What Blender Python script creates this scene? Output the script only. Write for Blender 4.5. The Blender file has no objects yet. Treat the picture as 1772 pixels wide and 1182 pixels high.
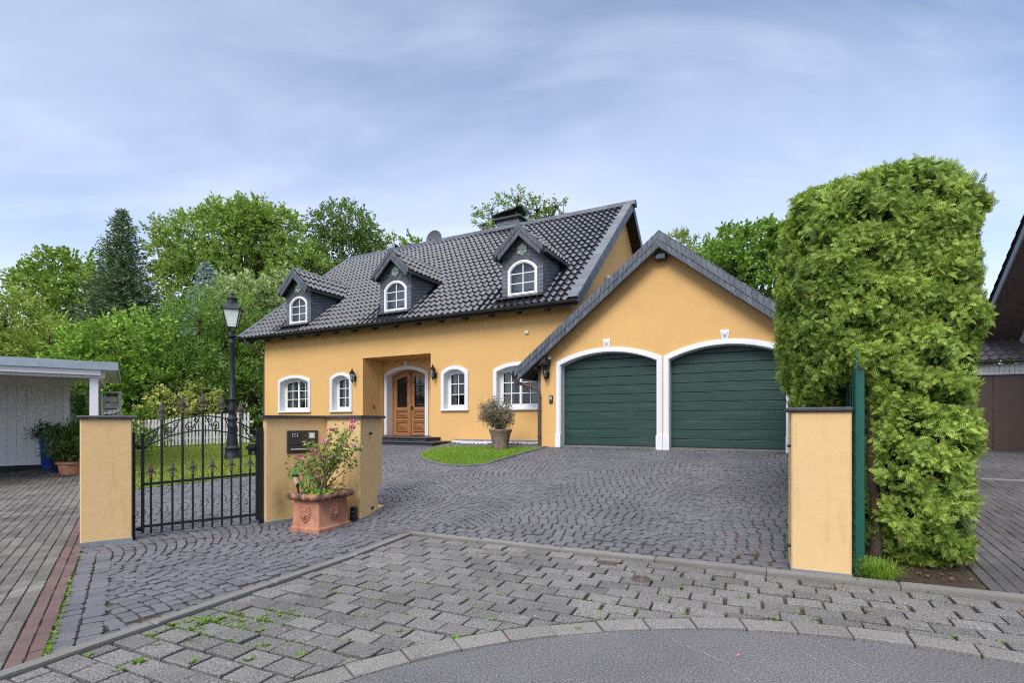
import bpy, math, random
import numpy as np
from mathutils import Vector, Matrix
from mathutils.geometry import tessellate_polygon
random.seed(7); rng = np.random.default_rng(7)
PI = math.pi
scene = bpy.context.scene
COL = scene.collection
# ------------------------------------------------------------------ frames
HC = 1.45                                   # camera height
TH = -math.radians(27.54)                   # facade direction of the yellow house
CO, SI = math.cos(TH), math.sin(TH)
S_, C_ = -SI, CO
F = 886.0
def W(a, b): return (a*CO - b*SI, a*SI + b*CO)
def AB(X, Y): return (X*CO + Y*SI, -X*SI + Y*CO)
def A(x, b):
    u = (x-886)/F; Y = b/(S_*u + C_); return Y*(u*C_ - S_)
def ZZ(x, y, b):
    u = (x-886)/F; Y = b/(S_*u + C_); return HC + (729-y)/F*Y
def PX(x, Y): return (x-886)/F*Y
def PZ(y, Y): return HC + (729-y)/F*Y
def sstep(e0, e1, x):
    t = min(1, max(0, (x-e0)/(e1-e0))); return t*t*(3-2*t)
def gab(a, b):
    z = .04*min(1, max(0, (b-3.8)/1.4))
    k = 1 - .20*sstep(1.0, 3.5, a)
    return z + k*.089*max(0, min(b, 13.7)-5.2)
def g(X, Y):
    a, b = AB(X, Y); return gab(a, b)
def unp(x, y):
    u = (x-886)/F; v = (729-y)/F; Y = 2.0
    lo, hi = 1.0, 80.0
    for _ in range(50):
        m = (lo+hi)/2
        if HC + v*m > g(u*m, m): lo = m
        else: hi = m
    return (u*lo, lo)
# ------------------------------------------------------------------ objects
OFF = {}
def tag(o, label=None, cat=None, group=None, kind=None):
    if label: o['label'] = label
    if cat: o['category'] = cat
    if group: o['group'] = group
    if kind: o['kind'] = kind
    return o
def thing(name, label, cat, org=(0,0,0), rot=0.0, group=None):
    """Empty at the thing's base. org is given in the frame turned by rot about the world origin."""
    o = bpy.data.objects.new(name, None); COL.objects.link(o)
    c, s = math.cos(rot), math.sin(rot)
    o.location = (org[0]*c - org[1]*s, org[0]*s + org[1]*c, org[2]); o.rotation_euler = (0,0,rot)
    o.empty_display_size = .2
    OFF[o.name] = tuple(org)
    return tag(o, label, cat, group)
def finish(name, verts, faces, mat, parent=None, smooth=None, mats=None, midx=None):
    me = bpy.data.meshes.new(name)
    off = (0,0,0)
    if parent is not None:
        p = parent
        while p.parent is not None: p = p.parent
        off = OFF.get(p.name, (0,0,0))
    V = np.asarray(verts, dtype=np.float64) - np.array(off)
    me.from_pydata(V.tolist() if len(V) < 200 else [tuple(v) for v in V.tolist()], [], faces)
    for m in (mats or [mat]): me.materials.append(m)
    if midx is not None: me.polygons.foreach_set('material_index', midx)
    if smooth is not None:
        me.polygons.foreach_set('use_smooth', [True]*len(me.polygons))
        try: me.set_sharp_from_angle(angle=math.radians(smooth))
        except Exception: pass
    me.update()
    o = bpy.data.objects.new(name, me); COL.objects.link(o)
    if parent is not None: o.parent = parent
    return o
def quadmesh(name, V, mat, parent=None, tint=None):
    """V: (n,4,3) quads, fast"""
    n = len(V); me = bpy.data.meshes.new(name)
    off = (0,0,0)
    if parent is not None:
        p = parent
        while p.parent is not None: p = p.parent
        off = OFF.get(p.name, (0,0,0))
    V = (V - np.array(off)).astype(np.float32)
    me.vertices.add(n*4); me.vertices.foreach_set('co', V.reshape(-1))
    me.loops.add(n*4); me.loops.foreach_set('vertex_index', np.arange(n*4, dtype=np.int32))
    me.polygons.add(n); me.polygons.foreach_set('loop_start', np.arange(0, n*4, 4, dtype=np.int32))
    try: me.polygons.foreach_set('loop_total', np.full(n, 4, dtype=np.int32))
    except Exception: pass
    me.materials.append(mat)
    if tint is not None:
        at = me.attributes.new('tint', 'FLOAT', 'FACE'); at.data.foreach_set('value', tint.astype(np.float32))
    me.update(calc_edges=True); me.validate()
    o = bpy.data.objects.new(name, me); COL.objects.link(o)
    if parent is not None: o.parent = parent
    return o
class MB:
    def __init__(s): s.v = []; s.f = []
    def add(s, v, f):
        n = len(s.v); s.v += [tuple(p) for p in v]; s.f += [tuple(i+n for i in q) for q in f]; return s
    def box(s, x0, x1, y0, y1, z0, z1):
        return s.add([(x0,y0,z0),(x1,y0,z0),(x1,y1,z0),(x0,y1,z0),(x0,y0,z1),(x1,y0,z1),(x1,y1,z1),(x0,y1,z1)],
            [(0,3,2,1),(4,5,6,7),(0,1,5,4),(1,2,6,5),(2,3,7,6),(3,0,4,7)])
    def bbox(s, x0, x1, y0, y1, z0, z1, r=.01):
        """box with chamfered edges"""
        r = min(r, abs(x1-x0)*.45, abs(y1-y0)*.45, abs(z1-z0)*.45)
        def ring(i, z): return [(x0+i,y0,z),(x1-i,y0,z),(x1,y0+i,z),(x1,y1-i,z),(x1-i,y1,z),(x0+i,y1,z),(x0,y1-i,z),(x0,y0+i,z)]
        def inn(z):
            k = r*.9; return [(x0+r,y0+k,z),(x1-r,y0+k,z),(x1-k,y0+r,z),(x1-k,y1-r,z),(x1-r,y1-k,z),(x0+r,y1-k,z),(x0+k,y1-r,z),(x0+k,y0+r,z)]
        return s.loft([inn(z0), ring(r, z0+r), ring(r, z1-r), inn(z1)])
    def loft(s, rings, cap=True, closed=True):
        n = len(rings[0]); v = [p for r in rings for p in r]; f = []
        for k in range(len(rings)-1):
            for i in range(n if closed else n-1):
                j = (i+1) % n
                f.append((k*n+i, k*n+j, (k+1)*n+j, (k+1)*n+i))
        if cap: f.append(tuple(range(n-1,-1,-1))); f.append(tuple((len(rings)-1)*n+i for i in range(n)))
        return s.add(v, f)
    def prism(s, poly, d):
        """poly: list of 3D points (planar), extruded by vector d"""
        n = len(poly); q = [tuple(p[i]+d[i] for i in range(3)) for p in poly]
        f = [tuple(range(n)), tuple(range(2*n-1, n-1, -1))] + [((i+1)%n, i, n+i, n+(i+1)%n) for i in range(n)]
        return s.add(list(poly)+q, f)
    def plate(s, outer, holes, fn):
        """flat face with holes: 2D loops, fn maps (u,v) to 3D"""
        loops = [[Vector((p[0],p[1],0)) for p in outer]] + [[Vector((p[0],p[1],0)) for p in h] for h in holes]
        tri = tessellate_polygon(loops); pts = [p for l in loops for p in l]
        return s.add([fn(p.x,p.y) for p in pts], [tuple(t) for t in tri])
    def tube(s, pts, r, n=8, cap=True):
        P = [Vector(p) for p in pts]; m = len(P); R = r if hasattr(r,'__len__') else [r]*m
        rings = []; up = None
        for i in range(m):
            t = (P[min(i+1,m-1)] - P[max(i-1,0)])
            if t.length < 1e-9: t = Vector((0,0,1))
            t.normalize()
            if up is None:
                up = Vector((0,0,1)) if abs(t.z) < .9 else Vector((1,0,0))
            x = t.cross(up)
            if x.length < 1e-6: x = t.cross(Vector((0,1,0)))
            x.normalize(); y = x.cross(t).normalized(); up = y
            rings.append([tuple(P[i] + R[i]*(math.cos(2*PI*k/n)*x + math.sin(2*PI*k/n)*y)) for k in range(n)])
        return s.loft(rings, cap)
    def lathe(s, prof, c=(0,0,0), n=16, rx=1, ry=1, ph=0):
        rings = [[(c[0]+rx*r*math.cos(2*PI*k/n+ph), c[1]+ry*r*math.sin(2*PI*k/n+ph), c[2]+z) for k in range(n)] for r,z in prof]
        return s.loft(rings)
    def ell(s, c, r, n=10, m=7):
        rings = []
        for i in range(m+1):
            t = PI*(i+.02)/(m+.04); 
            rings.append([(c[0]+r[0]*math.sin(t)*math.cos(2*PI*k/n), c[1]+r[1]*math.sin(t)*math.sin(2*PI*k/n), c[2]-r[2]*math.cos(t)) for k in range(n)])
        return s.loft(rings)
    def ring(s, out, inn, y0, y1):
        """frame between two outlines of (a,z) points of equal count, from depth y0 (front) to y1"""
        n = len(out); v = []
        for o, i in zip(out, inn): v += [(o[0],y0,o[1]),(i[0],y0,i[1]),(i[0],y1,i[1]),(o[0],y1,o[1])]
        f = []
        for k in range(n):
            j = (k+1) % n; p, q = k*4, j*4
            for e in range(4): f.append((p+e, p+(e+1)%4, q+(e+1)%4, q+e))
        return s.add(v, f)
    def mirror_x(s, cx):
        s.v = [(2*cx-p[0],p[1],p[2]) for p in s.v]; s.f = [tuple(reversed(q)) for q in s.f]; return s
    def rot(s, ang, c=(0,0)):
        co, si = math.cos(ang), math.sin(ang)
        s.v = [(c[0]+(p[0]-c[0])*co-(p[1]-c[1])*si, c[1]+(p[0]-c[0])*si+(p[1]-c[1])*co, p[2]) for p in s.v]; return s
    def build(s, name, mat, parent=None, smooth=None): return finish(name, s.v, s.f, mat, parent, smooth)
def arch(a0, a1, z0, zs, zc, n=16):
    """outline: bottom left, bottom right, right spring, arc, left spring"""
    h = (a1-a0)/2; c = (a0+a1)/2; r = zc-zs
    R = (h*h+r*r)/(2*r); pts = [(a0,z0),(a1,z0)]
    t0 = math.asin(min(1, h/R))
    for k in range(n+1):
        t = t0 - 2*t0*k/n; pts.append((c+R*math.sin(t), zc-R+R*math.cos(t)))
    return pts
def archz(a0, a1, zs, zc, a):
    h = (a1-a0)/2; c = (a0+a1)/2; r = zc-zs; R = (h*h+r*r)/(2*r)
    return zc-R+math.sqrt(max(0, R*R-(a-c)**2))
# ------------------------------------------------------------------ materials
class N:
    def __init__(s, name):
        s.m = bpy.data.materials.new(name); s.m.use_nodes = True; s.t = s.m.node_tree; s.n = s.t.nodes; s.l = s.t.links
        s.b = s.n['Principled BSDF']; s.out = s.n['Material Output']; s._tc = None
    def new(s, t, **k):
        x = s.n.new(t)
        for a, v in k.items():
            if hasattr(x, a) and a not in ('Scale',): setattr(x, a, v)
            else: x.inputs[a.replace('_',' ')].default_value = v
        return x
    def link(s, a, b): s.l.new(a, b)
    def co(s, which='Object', scale=None, rot=None):
        if s._tc is None: s._tc = s.n.new('ShaderNodeTexCoord')
        o = s._tc.outputs[which]
        if scale or rot:
            mp = s.n.new('ShaderNodeMapping'); s.link(o, mp.inputs['Vector'])
            if scale: mp.inputs['Scale'].default_value = scale
            if rot: mp.inputs['Rotation'].default_value = rot
            o = mp.outputs[0]
        return o
    def noise(s, scale, detail=4, rough=.55, vec=None, dist=0):
        x = s.n.new('ShaderNodeTexNoise'); x.inputs['Scale'].default_value = scale; x.inputs['Detail'].default_value = detail
        x.inputs['Roughness'].default_value = rough; x.inputs['Distortion'].default_value = dist
        s.link(vec or s.co(), x.inputs['Vector']); return x.outputs['Fac']
    def ramp(s, fac, stops):
        x = s.n.new('ShaderNodeValToRGB'); e = x.color_ramp.elements
        while len(e) < len(stops): e.new(.5)
        for i, (p, c) in enumerate(stops):
            e[i].position = p; e[i].color = (c if hasattr(c,'__len__') else (c,c,c))[:3] + (1,) if hasattr(c,'__len__') else (c,c,c,1)
        s.link(fac, x.inputs[0]); return x.outputs[0]
    def mix(s, fac, a, b, mode='MIX'):
        x = s.n.new('ShaderNodeMix'); x.data_type = 'RGBA'; x.blend_type = mode
        for v, i in ((fac,0),(a,6),(b,7)):
            if hasattr(v, 'is_linked'): s.link(v, x.inputs[i])
            elif i == 0: x.inputs[0].default_value = v
            else: x.inputs[i].default_value = tuple(v)[:3]+(1,)
        return x.outputs[2]
    def math(s, op, a, b=0.0):
        x = s.n.new('ShaderNodeMath'); x.operation = op
        for v, i in ((a,0),(b,1)):
            if hasattr(v, 'is_linked'): s.link(v, x.inputs[i])
            else: x.inputs[i].default_value = v
        return x.outputs[0]
    def island(s): return s.n.new('ShaderNodeNewGeometry').outputs['Random Per Island']
    def scale(s, col, fac): # multiply colour by scalar
        x = s.n.new('ShaderNodeVectorMath'); x.operation = 'SCALE'
        s.link(col, x.inputs[0])
        if hasattr(fac,'is_linked'): s.link(fac, x.inputs['Scale'])
        else: x.inputs['Scale'].default_value = fac
        return x.outputs[0]
    def bump(s, h, strength=.3, dist=.01):
        x = s.n.new('ShaderNodeBump'); x.inputs['Strength'].default_value = strength; x.inputs['Distance'].default_value = dist
        s.link(h, x.inputs['Height'])
        prev = s.b.inputs['Normal'].links
        if prev: s.link(prev[0].from_socket, x.inputs['Normal'])
        s.link(x.outputs[0], s.b.inputs['Normal']); return x.outputs[0]
    def col(s, c):
        if hasattr(c,'is_linked'): s.link(c, s.b.inputs['Base Color'])
        else: s.b.inputs['Base Color'].default_value = tuple(c)[:3]+(1,)
    def set(s, rough=.6, spec=.4, metal=0):
        s.b.inputs['Roughness'].default_value = rough; s.b.inputs['Specular IOR Level'].default_value = spec
        s.b.inputs['Metallic'].default_value = metal; return s
def mul(c, k): return tuple(x*k for x in c)
def M(name, col, rough=.6, var=.12, scale=5, bump=0, bscale=80, spec=.4, isl=0, metal=0, col2=None, fine=0):
    s = N(name); s.set(rough, spec, metal)
    f = s.noise(scale, 5)
    c = s.ramp(f, [(.3, mul(col, 1-var)), (.7, col2 or mul(col, 1+var))])
    if fine:
        c = s.scale(c, s.math('MULTIPLY_ADD' if False else 'ADD', s.math('MULTIPLY', s.noise(bscale, 2, .6), 2*fine), 1-fine))
    if isl:
        c = s.scale(c, s.math('ADD', s.math('MULTIPLY', s.island(), 2*isl), 1-isl))
    s.col(c)
    if bump: s.bump(s.noise(bscale, 3), bump, .01)
    return s.m
def plaster(name, col, dirt=.0):
    s = N(name); s.set(.85, .2)
    c = s.ramp(s.noise(.7, 5, .6), [(.3, mul(col,.93)), (.72, mul(col,1.05))])
    c = s.mix(s.math('MULTIPLY', s.ramp(s.noise(140, 2, .7), [(.35,0),(.75,1)]), .08), c, mul(col,.7))
    if dirt:
        st = s.noise(3.2, 5, .65, s.co(scale=(2.2,2.2,.35)))
        c = s.mix(s.math('MULTIPLY', s.ramp(st, [(.56,0),(.78,1)]), dirt), c, (.25,.17,.07))
        ck = s.noise(2.0, 8, .7)
        c = s.mix(s.math('MULTIPLY', s.ramp(ck, [(.60,0),(.72,1)]), dirt*.6), c, mul(col,.72))
    s.col(c); s.bump(s.noise(110, 3, .6), .38, .006); s.bump(s.noise(9, 3), .25, .02)
    return s.m
MT = {}
MT['wall'] = plaster('orange_plaster', (.67,.405,.155), .12)
MT['wall2'] = plaster('ochre_plaster', (.66,.45,.215), .35)
MT['white'] = M('white_paint', (.70,.70,.715), .5, .03, 3, .1, 90)
MT['frame'] = M('window_frame_white', (.78,.78,.765), .35, .03, 3)
MT['basegrey'] = M('grey_base_paint', (.19,.22,.25), .7, .12, 6, .2, 60)
MT['capstone'] = M('black_slate_cap', (.045,.047,.053), .45, .25, 9, .3, 50)
MT['blackmetal'] = M('black_iron', (.009,.013,.014), .55, .2, 20, .15, 120, .25)
MT['rustmetal'] = M('weathered_cast_iron', (.075,.058,.052), .6, .3, 40, .3, 120)
MT['lampmetal'] = M('lamp_iron', (.014,.018,.026), .5, .25, 12, .25, 90, .3)
MT['greenmetal'] = M('green_fence_metal', (.008,.085,.06), .4, .15, 4)
MT['brownmetal'] = M('brown_metal', (.085,.06,.05), .4, .15, 8, .0)
MT['darkgutter'] = M('dark_gutter', (.035,.037,.04), .35, .15, 6)
MT['darkwood'] = M('dark_soffit_wood', (.022,.017,.014), .7, .25, 8)
MT['terracotta'] = M('terracotta', (.36,.14,.075), .85, .2, 7, .35, 60, .2, col2=(.46,.23,.15))
def mossy():
    s = N('weathered_terracotta'); s.set(.9, .2)
    c = s.ramp(s.noise(7, 5), [(.3,(.33,.13,.07)),(.7,(.42,.22,.15))])
    c = s.mix(s.ramp(s.noise(9, 6, .7), [(.38,0),(.56,1)]), c, (.05,.045,.035)); s.col(c); s.bump(s.noise(50,4), .5, .01); return s.m
MT['mossyterra'] = mossy()
MT['oldpot'] = M('weathered_clay', (.22,.13,.085), .85, .3, 6, .3, 60, .2, col2=(.3,.24,.2))
MT['soil'] = M('soil', (.045,.03,.02), .95, .4, 30, .8, 60)
MT['bluepot'] = M('blue_glaze', (.015,.045,.22), .2, .25, 3, 0, 80, .6)
MT['blackpot'] = M('black_glaze', (.02,.02,.024), .3, .2, 3)
MT['bark'] = M('bark', (.07,.05,.038), .95, .35, 12, .8, 30, .1)
MT['stem'] = M('green_brown_stem', (.13,.12,.05), .8, .3, 14)
MT['greystone'] = M('granite', (.15,.145,.14), .9, .2, 14, .3, 60)
def slate(name, ax=('X','Z'), rot=.0, bw=.26, rh=.11):
    s = N(name); s.set(.5, .45)
    sep = s.n.new('ShaderNodeSeparateXYZ'); s.link(s.co(), sep.inputs[0])
    cb = s.n.new('ShaderNodeCombineXYZ'); s.link(sep.outputs[ax[0]], cb.inputs[0]); s.link(sep.outputs[ax[1]], cb.inputs[1])
    mp = s.n.new('ShaderNodeMapping'); mp.inputs['Rotation'].default_value = (0,0,rot); s.link(cb.outputs[0], mp.inputs[0])
    br = s.n.new('ShaderNodeTexBrick'); s.link(mp.outputs[0], br.inputs['Vector'])
    for k, v in (('Scale',1.0),('Mortar Size',.008),('Mortar Smooth',.3),('Brick Width',bw),('Row Height',rh)): br.inputs[k].default_value = v
    br.inputs['Color1'].default_value = (.085,.097,.115,1); br.inputs['Color2'].default_value = (.14,.155,.18,1); br.inputs['Mortar'].default_value = (.018,.02,.024,1)
    c = s.mix(s.math('MULTIPLY', s.noise(14,5), .5), br.outputs['Color'], (.12,.13,.15)); s.col(c)
    s.bump(br.outputs['Fac'], .9, .02).node.invert = True; s.bump(s.noise(40,4), .3, .008)
    return s.m
MT['slatefront'] = slate('slate_cladding_front', ('X','Z'), .22)
MT['slateside'] = slate('slate_cladding_side', ('Y','Z'), -.22)
MT['slate'] = M('slate_pieces', (.085,.097,.116), .5, .22, 12, .35, 40, .5, isl=.26)
MT['slatelt'] = M('pale_slate_rosette', (.24,.30,.27), .6, .2, 20, isl=.2)
def tile():
    s = N('glazed_roof_tile'); s.set(.3, .8); s.b.inputs['IOR'].default_value = 1.55
    c = s.ramp(s.noise(2.2,5), [(.3,(.009,.0088,.0115)),(.7,(.021,.020,.027))])
    c = s.mix(s.math('MULTIPLY', s.ramp(s.noise(11,5,.7), [(.58,0),(.72,1)]), .4), c, (.055,.065,.025))
    s.col(c)
    r = s.math('ADD', s.math('MULTIPLY', s.noise(6,4), .16), .10); s.link(r, s.b.inputs['Roughness']); return s.m
MT['tile'] = tile()
def stone(name, c0, c1, rough=.8, speck=0, sscale=180, isl=.2, moss=0, spec=.3, stain=0, streak=0):
    s = N(name); s.set(rough, spec)
    c = s.ramp(s.noise(1.1,4), [(.3,c0),(.7,c1)])
    c = s.scale(c, s.math('ADD', s.math('MULTIPLY', s.island(), 2*isl), 1-isl))
    if speck:
        n = s.noise(sscale, 2, .8); c = s.mix(1.0, c, s.ramp(n, [(.3,1-speck),(.5,1.0),(.72,1+speck*1.5)]), 'MULTIPLY')
    if stain: c = s.mix(s.math('MULTIPLY', s.ramp(s.noise(.9,6,.7), [(.5,0),(.7,1)]), stain), c, mul(c0,.5))
    if moss: c = s.mix(s.math('MULTIPLY', s.ramp(s.noise(2.2,6,.75), [(.55,0),(.7,1)]), moss), c, (.10,.105,.05))
    if streak:
        n = s.noise(1.0, 5, .7, s.co(scale=(6.5,.35,1) , rot=(0,0,-math.atan2(.6,.8)))); c = s.mix(s.math('MULTIPLY', s.ramp(n, [(.55,0),(.68,1)]), streak), c, (.30,.285,.265))
    s.col(c); s.bump(s.noise(70,4,.7), .5, .008); s.bump(s.noise(14,3), .3, .015)
    return s.m
MT['basalt'] = stone('basalt_setts', (0.090,0.088,0.097), (0.125,0.123,0.134), .62, .25, 120, .15, .06, .35)
MT['paver'] = stone('grey_pavers', (0.114,0.109,0.102), (0.156,0.148,0.139), .85, .75, 105, .20, .12, .25, .4)
MT['paveredge'] = stone('border_pavers', (0.152,0.144,0.131), (0.198,0.188,0.171), .85, .5, 110, .10, .10)
MT['paverleft'] = stone('weathered_pavers', (0.087,0.079,0.072), (0.156,0.144,0.131), .9, .5, 110, .20, .15, .2, .5, .65)
MT['paverright'] = stone('dark_pavers', (.066,.061,.060), (.10,.094,.092), .85, .4, 110, .14, .08)
MT['paverred'] = stone('red_pavers', (0.103,0.065,0.061), (0.133,0.087,0.080), .85, .3, 160, .15, .12)
MT['kerb'] = stone('concrete_kerb', (0.144,0.137,0.125), (0.190,0.182,0.167), .9, .3, 160, .1, .15, .2, .4)
def asphalt():
    s = N('asphalt'); s.set(.88, .3)
    c = s.ramp(s.noise(.8,6,.65), [(.3,(.098,.094,.096)),(.7,(.142,.136,.138))])
    c = s.mix(1.0, c, s.ramp(s.noise(75,3,.85), [(.3,.30),(.5,1.0),(.7,2.1)]), 'MULTIPLY')
    s.col(c); s.bump(s.noise(170,2,.8), .8, .006); return s.m
MT['asphalt'] = asphalt()
def ground():
    s = N('soil_and_grass'); s.set(.95, .1)
    c = s.ramp(s.noise(14,6,.7), [(.3,(.04,.032,.022)),(.6,(.085,.068,.048)),(.78,(.17,.15,.125))])
    c = s.mix(s.math('MULTIPLY', s.ramp(s.noise(1.3,5,.7), [(.52,0),(.66,1)]), .6), c, (.07,.08,.025))
    c = s.mix(s.math('MULTIPLY', s.ramp(s.noise(2.0,4,.6), [(.55,0),(.7,1)]), .5), c, (.10,.05,.02))
    sep = s.n.new('ShaderNodeSeparateXYZ'); s.link(s.co(), sep.inputs[0])
    far = s.ramp(s.math('MULTIPLY', sep.outputs['Y'], .01), [(.23,0),(.26,1)])
    c = s.mix(far, c, (.05,.09,.02)); s.col(c); s.bump(s.noise(60,4,.7), .8, .012); return s.m
MT['ground'] = ground()
def garagedoor():
    s = N('green_garage_door'); s.set(.42, .4)
    n = s.noise(3.0, 5, .6, s.co(scale=(1.0,1.0,14))); n2 = s.noise(1.2, 3, .5, s.co(scale=(1,1,7)))
    c = s.ramp(n, [(.3,(.010,.036,.025)),(.72,(.021,.060,.044))]); c = s.mix(s.math('MULTIPLY', s.ramp(n2, [(.55,0),(.68,1)]), .35), c, (.05,.085,.078))
    s.col(c); s.bump(n, .5, .01); return s.m
MT['gdoor'] = garagedoor()
def wood(name, c0, c1, ax='Z'):
    s = N(name); s.set(.5, .35)
    sc = {'Z':(16,16,1.2),'X':(1.2,16,16)}[ax]
    n = s.noise(3, 6, .65, s.co(scale=sc), 1.5); c = s.ramp(n, [(.3,c0),(.5,mul(c1,.8)),(.7,c1)])
    k = s.noise(5, 2, .5); c = s.mix(s.ramp(k, [(.66,0),(.72,1)]), c, mul(c0,.5))
    s.col(c); s.bump(n, .3, .006); return s.m
MT['oak'] = wood('old_oak', (.19,.08,.028), (.42,.20,.08))
MT['oakdk'] = wood('old_oak_panel', (.15,.062,.022), (.34,.155,.06), 'X')
MT['pickets'] = M('weathered_white_paint', (.40,.39,.365), .75, .15, 9, .2, 60, col2=(.56,.55,.53))
MT['greyboards'] = M('grey_weathered_boards', (.50,.47,.45), .8, .2, 8, .2, 40)
MT['carportwall'] = M('pale_grey_boards', (.66,.66,.67), .55, .05, 3, .1, 60)
MT['zinc'] = M('zinc_fascia', (.27,.32,.37), .5, .14, 5, .1, 60, .4)
MT['felt'] = M('roof_felt', (.12,.12,.12), .9, .2, 4)
def glass(name, tint=(.8,.85,.85)):
    s = N(name); s.n.remove(s.b)
    fr = s.n.new('ShaderNodeFresnel'); fr.inputs[0].default_value = 1.6
    tr = s.n.new('ShaderNodeBsdfTransparent'); tr.inputs[0].default_value = tint+(1,)
    gl = s.n.new('ShaderNodeBsdfGlossy'); gl.inputs['Roughness'].default_value = .02
    mx = s.n.new('ShaderNodeMixShader'); s.link(s.math('MINIMUM', s.math('MULTIPLY', fr.outputs[0], 1.35), 1.0), mx.inputs[0]); s.link(tr.outputs[0], mx.inputs[1]); s.link(gl.outputs[0], mx.inputs[2])
    s.link(mx.outputs[0], s.out.inputs[0]); return s.m
MT['glass'] = glass('window_glass')
MT['lampglass'] = M('frosted_lamp_glass', (.62,.68,.62), .15, .15, 9, 0, 60, .6)
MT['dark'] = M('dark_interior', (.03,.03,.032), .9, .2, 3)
MT['curtain'] = M('net_curtain', (.34,.35,.34), .9, .25, 4)
MT['roomgrey'] = M('grey_blue_blind', (.30,.36,.42), .9, .15, 2)
MT['whiteplastic'] = M('white_plastic', (.75,.75,.75), .4, .03, 6)
MT['blackplastic'] = M('black_plastic', (.015,.015,.017), .4, .1, 6)
MT['anthracite'] = M('anthracite_coated_steel', (.038,.034,.032), .5, .12, 40, .15, 200)
MT['steel'] = M('brushed_steel', (.5,.5,.52), .35, .1, 10, 0, 60, .5, metal=.8)
MT['soffitbrown'] = M('brown_stained_soffit', (.11,.075,.06), .7, .25, 8)
MT['browndoor'] = M('brown_coated_door', (.085,.056,.047), .55, .08, 4, .1, 150)
MT['greytile'] = M('grey_brown_roof_tile', (.085,.075,.078), .55, .2, 5, .2, 40, .4)
MT['pebble'] = M('white_pebbles', (.52,.51,.50), .7, .1, 9, isl=.15)
def leaf(name, c0, c1, trans=.3, isl=.0, attr=False, rough=.5):
    s = N(name); s.set(rough, .3)
    if attr:
        at = s.n.new('ShaderNodeAttribute'); at.attribute_name = 'tint'; r = at.outputs['Fac']
    else: r = s.island()
    c = s.ramp(r, [(.0,c0),(.55,tuple((x+y)/2 for x,y in zip(c0,c1))),(1.0,c1)])
    c = s.scale(c, s.math('ADD', s.math('MULTIPLY', s.noise(.45,3), .7), .65))
    s.col(c)
    tl = s.n.new('ShaderNodeBsdfTranslucent'); s.link(s.mix(.35, c, (.25,.35,.03)), tl.inputs[0])
    mx = s.n.new('ShaderNodeMixShader'); mx.inputs[0].default_value = trans
    s.link(s.b.outputs[0], mx.inputs[1]); s.link(tl.outputs[0], mx.inputs[2]); s.link(mx.outputs[0], s.out.inputs[0]); return s.m
# ------------------------------------------------------------------ the setting
def clip_half(poly, p, n):
    """keep the side where (q-p).n >= 0"""
    out = []
    for i in range(len(poly)):
        a, b = poly[i], poly[(i+1) % len(poly)]
        da = (a[0]-p[0])*n[0]+(a[1]-p[1])*n[1]; db = (b[0]-p[0])*n[0]+(b[1]-p[1])*n[1]
        if da >= 0: out.append(a)
        if da*db < 0:
            t = da/(da-db); out.append((a[0]+(b[0]-a[0])*t, a[1]+(b[1]-a[1])*t))
    return out
def inside(pt, poly):
    x, y = pt; r = False
    for i in range(len(poly)):
        (x0,y0),(x1,y1) = poly[i], poly[i-1]
        if (y0 > y) != (y1 > y) and x < (x1-x0)*(y-y0)/(y1-y0)+x0: r = not r
    return r
def stones(polys, name, mat, zf=g, top=0.0, bev=.006, depth=.035, dz=.003, tilt=.012, parent=None):
    v = []; f = []
    for P in polys:
        n = len(P)
        if n < 3: continue
        ar = sum(P[i][0]*P[(i+1)%n][1]-P[(i+1)%n][0]*P[i][1] for i in range(n))/2
        if abs(ar) < .0006: continue
        if ar < 0: P = P[::-1]
        cx = sum(p[0] for p in P)/n; cy = sum(p[1] for p in P)/n
        tx, ty = random.gauss(0,tilt), random.gauss(0,tilt); z0 = top+random.gauss(0,dz); k = len(v)
        Q = []
        for x, y in P:
            d = math.hypot(x-cx, y-cy) or 1; t = max(.3, 1-bev*1.35/d); Q.append((cx+(x-cx)*t, cy+(y-cy)*t))
        zc = zf(cx, cy); gx = (zf(cx+.1,cy)-zc)*10+tx; gy = (zf(cx,cy+.1)-zc)*10+ty
        for x, y in P: v.append((x,y,zc+gx*(x-cx)+gy*(y-cy)+z0-depth))
        for x, y in P: v.append((x,y,zc+gx*(x-cx)+gy*(y-cy)+z0-bev*.8))
        for x, y in Q: v.append((x,y,zc+gx*(x-cx)+gy*(y-cy)+z0))
        for r in (0,1):
            for i in range(n):
                j = (i+1)%n; f.append((k+r*n+i, k+r*n+j, k+(r+1)*n+j, k+(r+1)*n+i))
        f.append(tuple(k+2*n+i for i in range(n)))
    return finish(name, v, f, mat, parent)
def rect(cx, cy, ux, uy, l, w, jit=0, cham=0):
    vx, vy = -uy, ux; c = []
    for sx, sy in ((-1,-1),(1,-1),(1,1),(-1,1)):
        jx, jy = random.uniform(-jit,jit), random.uniform(-jit,jit)
        c.append((cx+ux*(sx*l/2+jx)+vx*(sy*w/2+jy), cy+uy*(sx*l/2+jx)+vy*(sy*w/2+jy)))
    if not cham: return c
    out = []
    for i in range(4):
        p, q, r = c[i-1], c[i], c[(i+1)%4]
        a, b = cham*random.uniform(.5,1.3), cham*random.uniform(.5,1.3)
        out += [(q[0]+(p[0]-q[0])*a, q[1]+(p[1]-q[1])*a), (q[0]+(r[0]-q[0])*b, q[1]+(r[1]-q[1])*b)]
    return out
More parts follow.
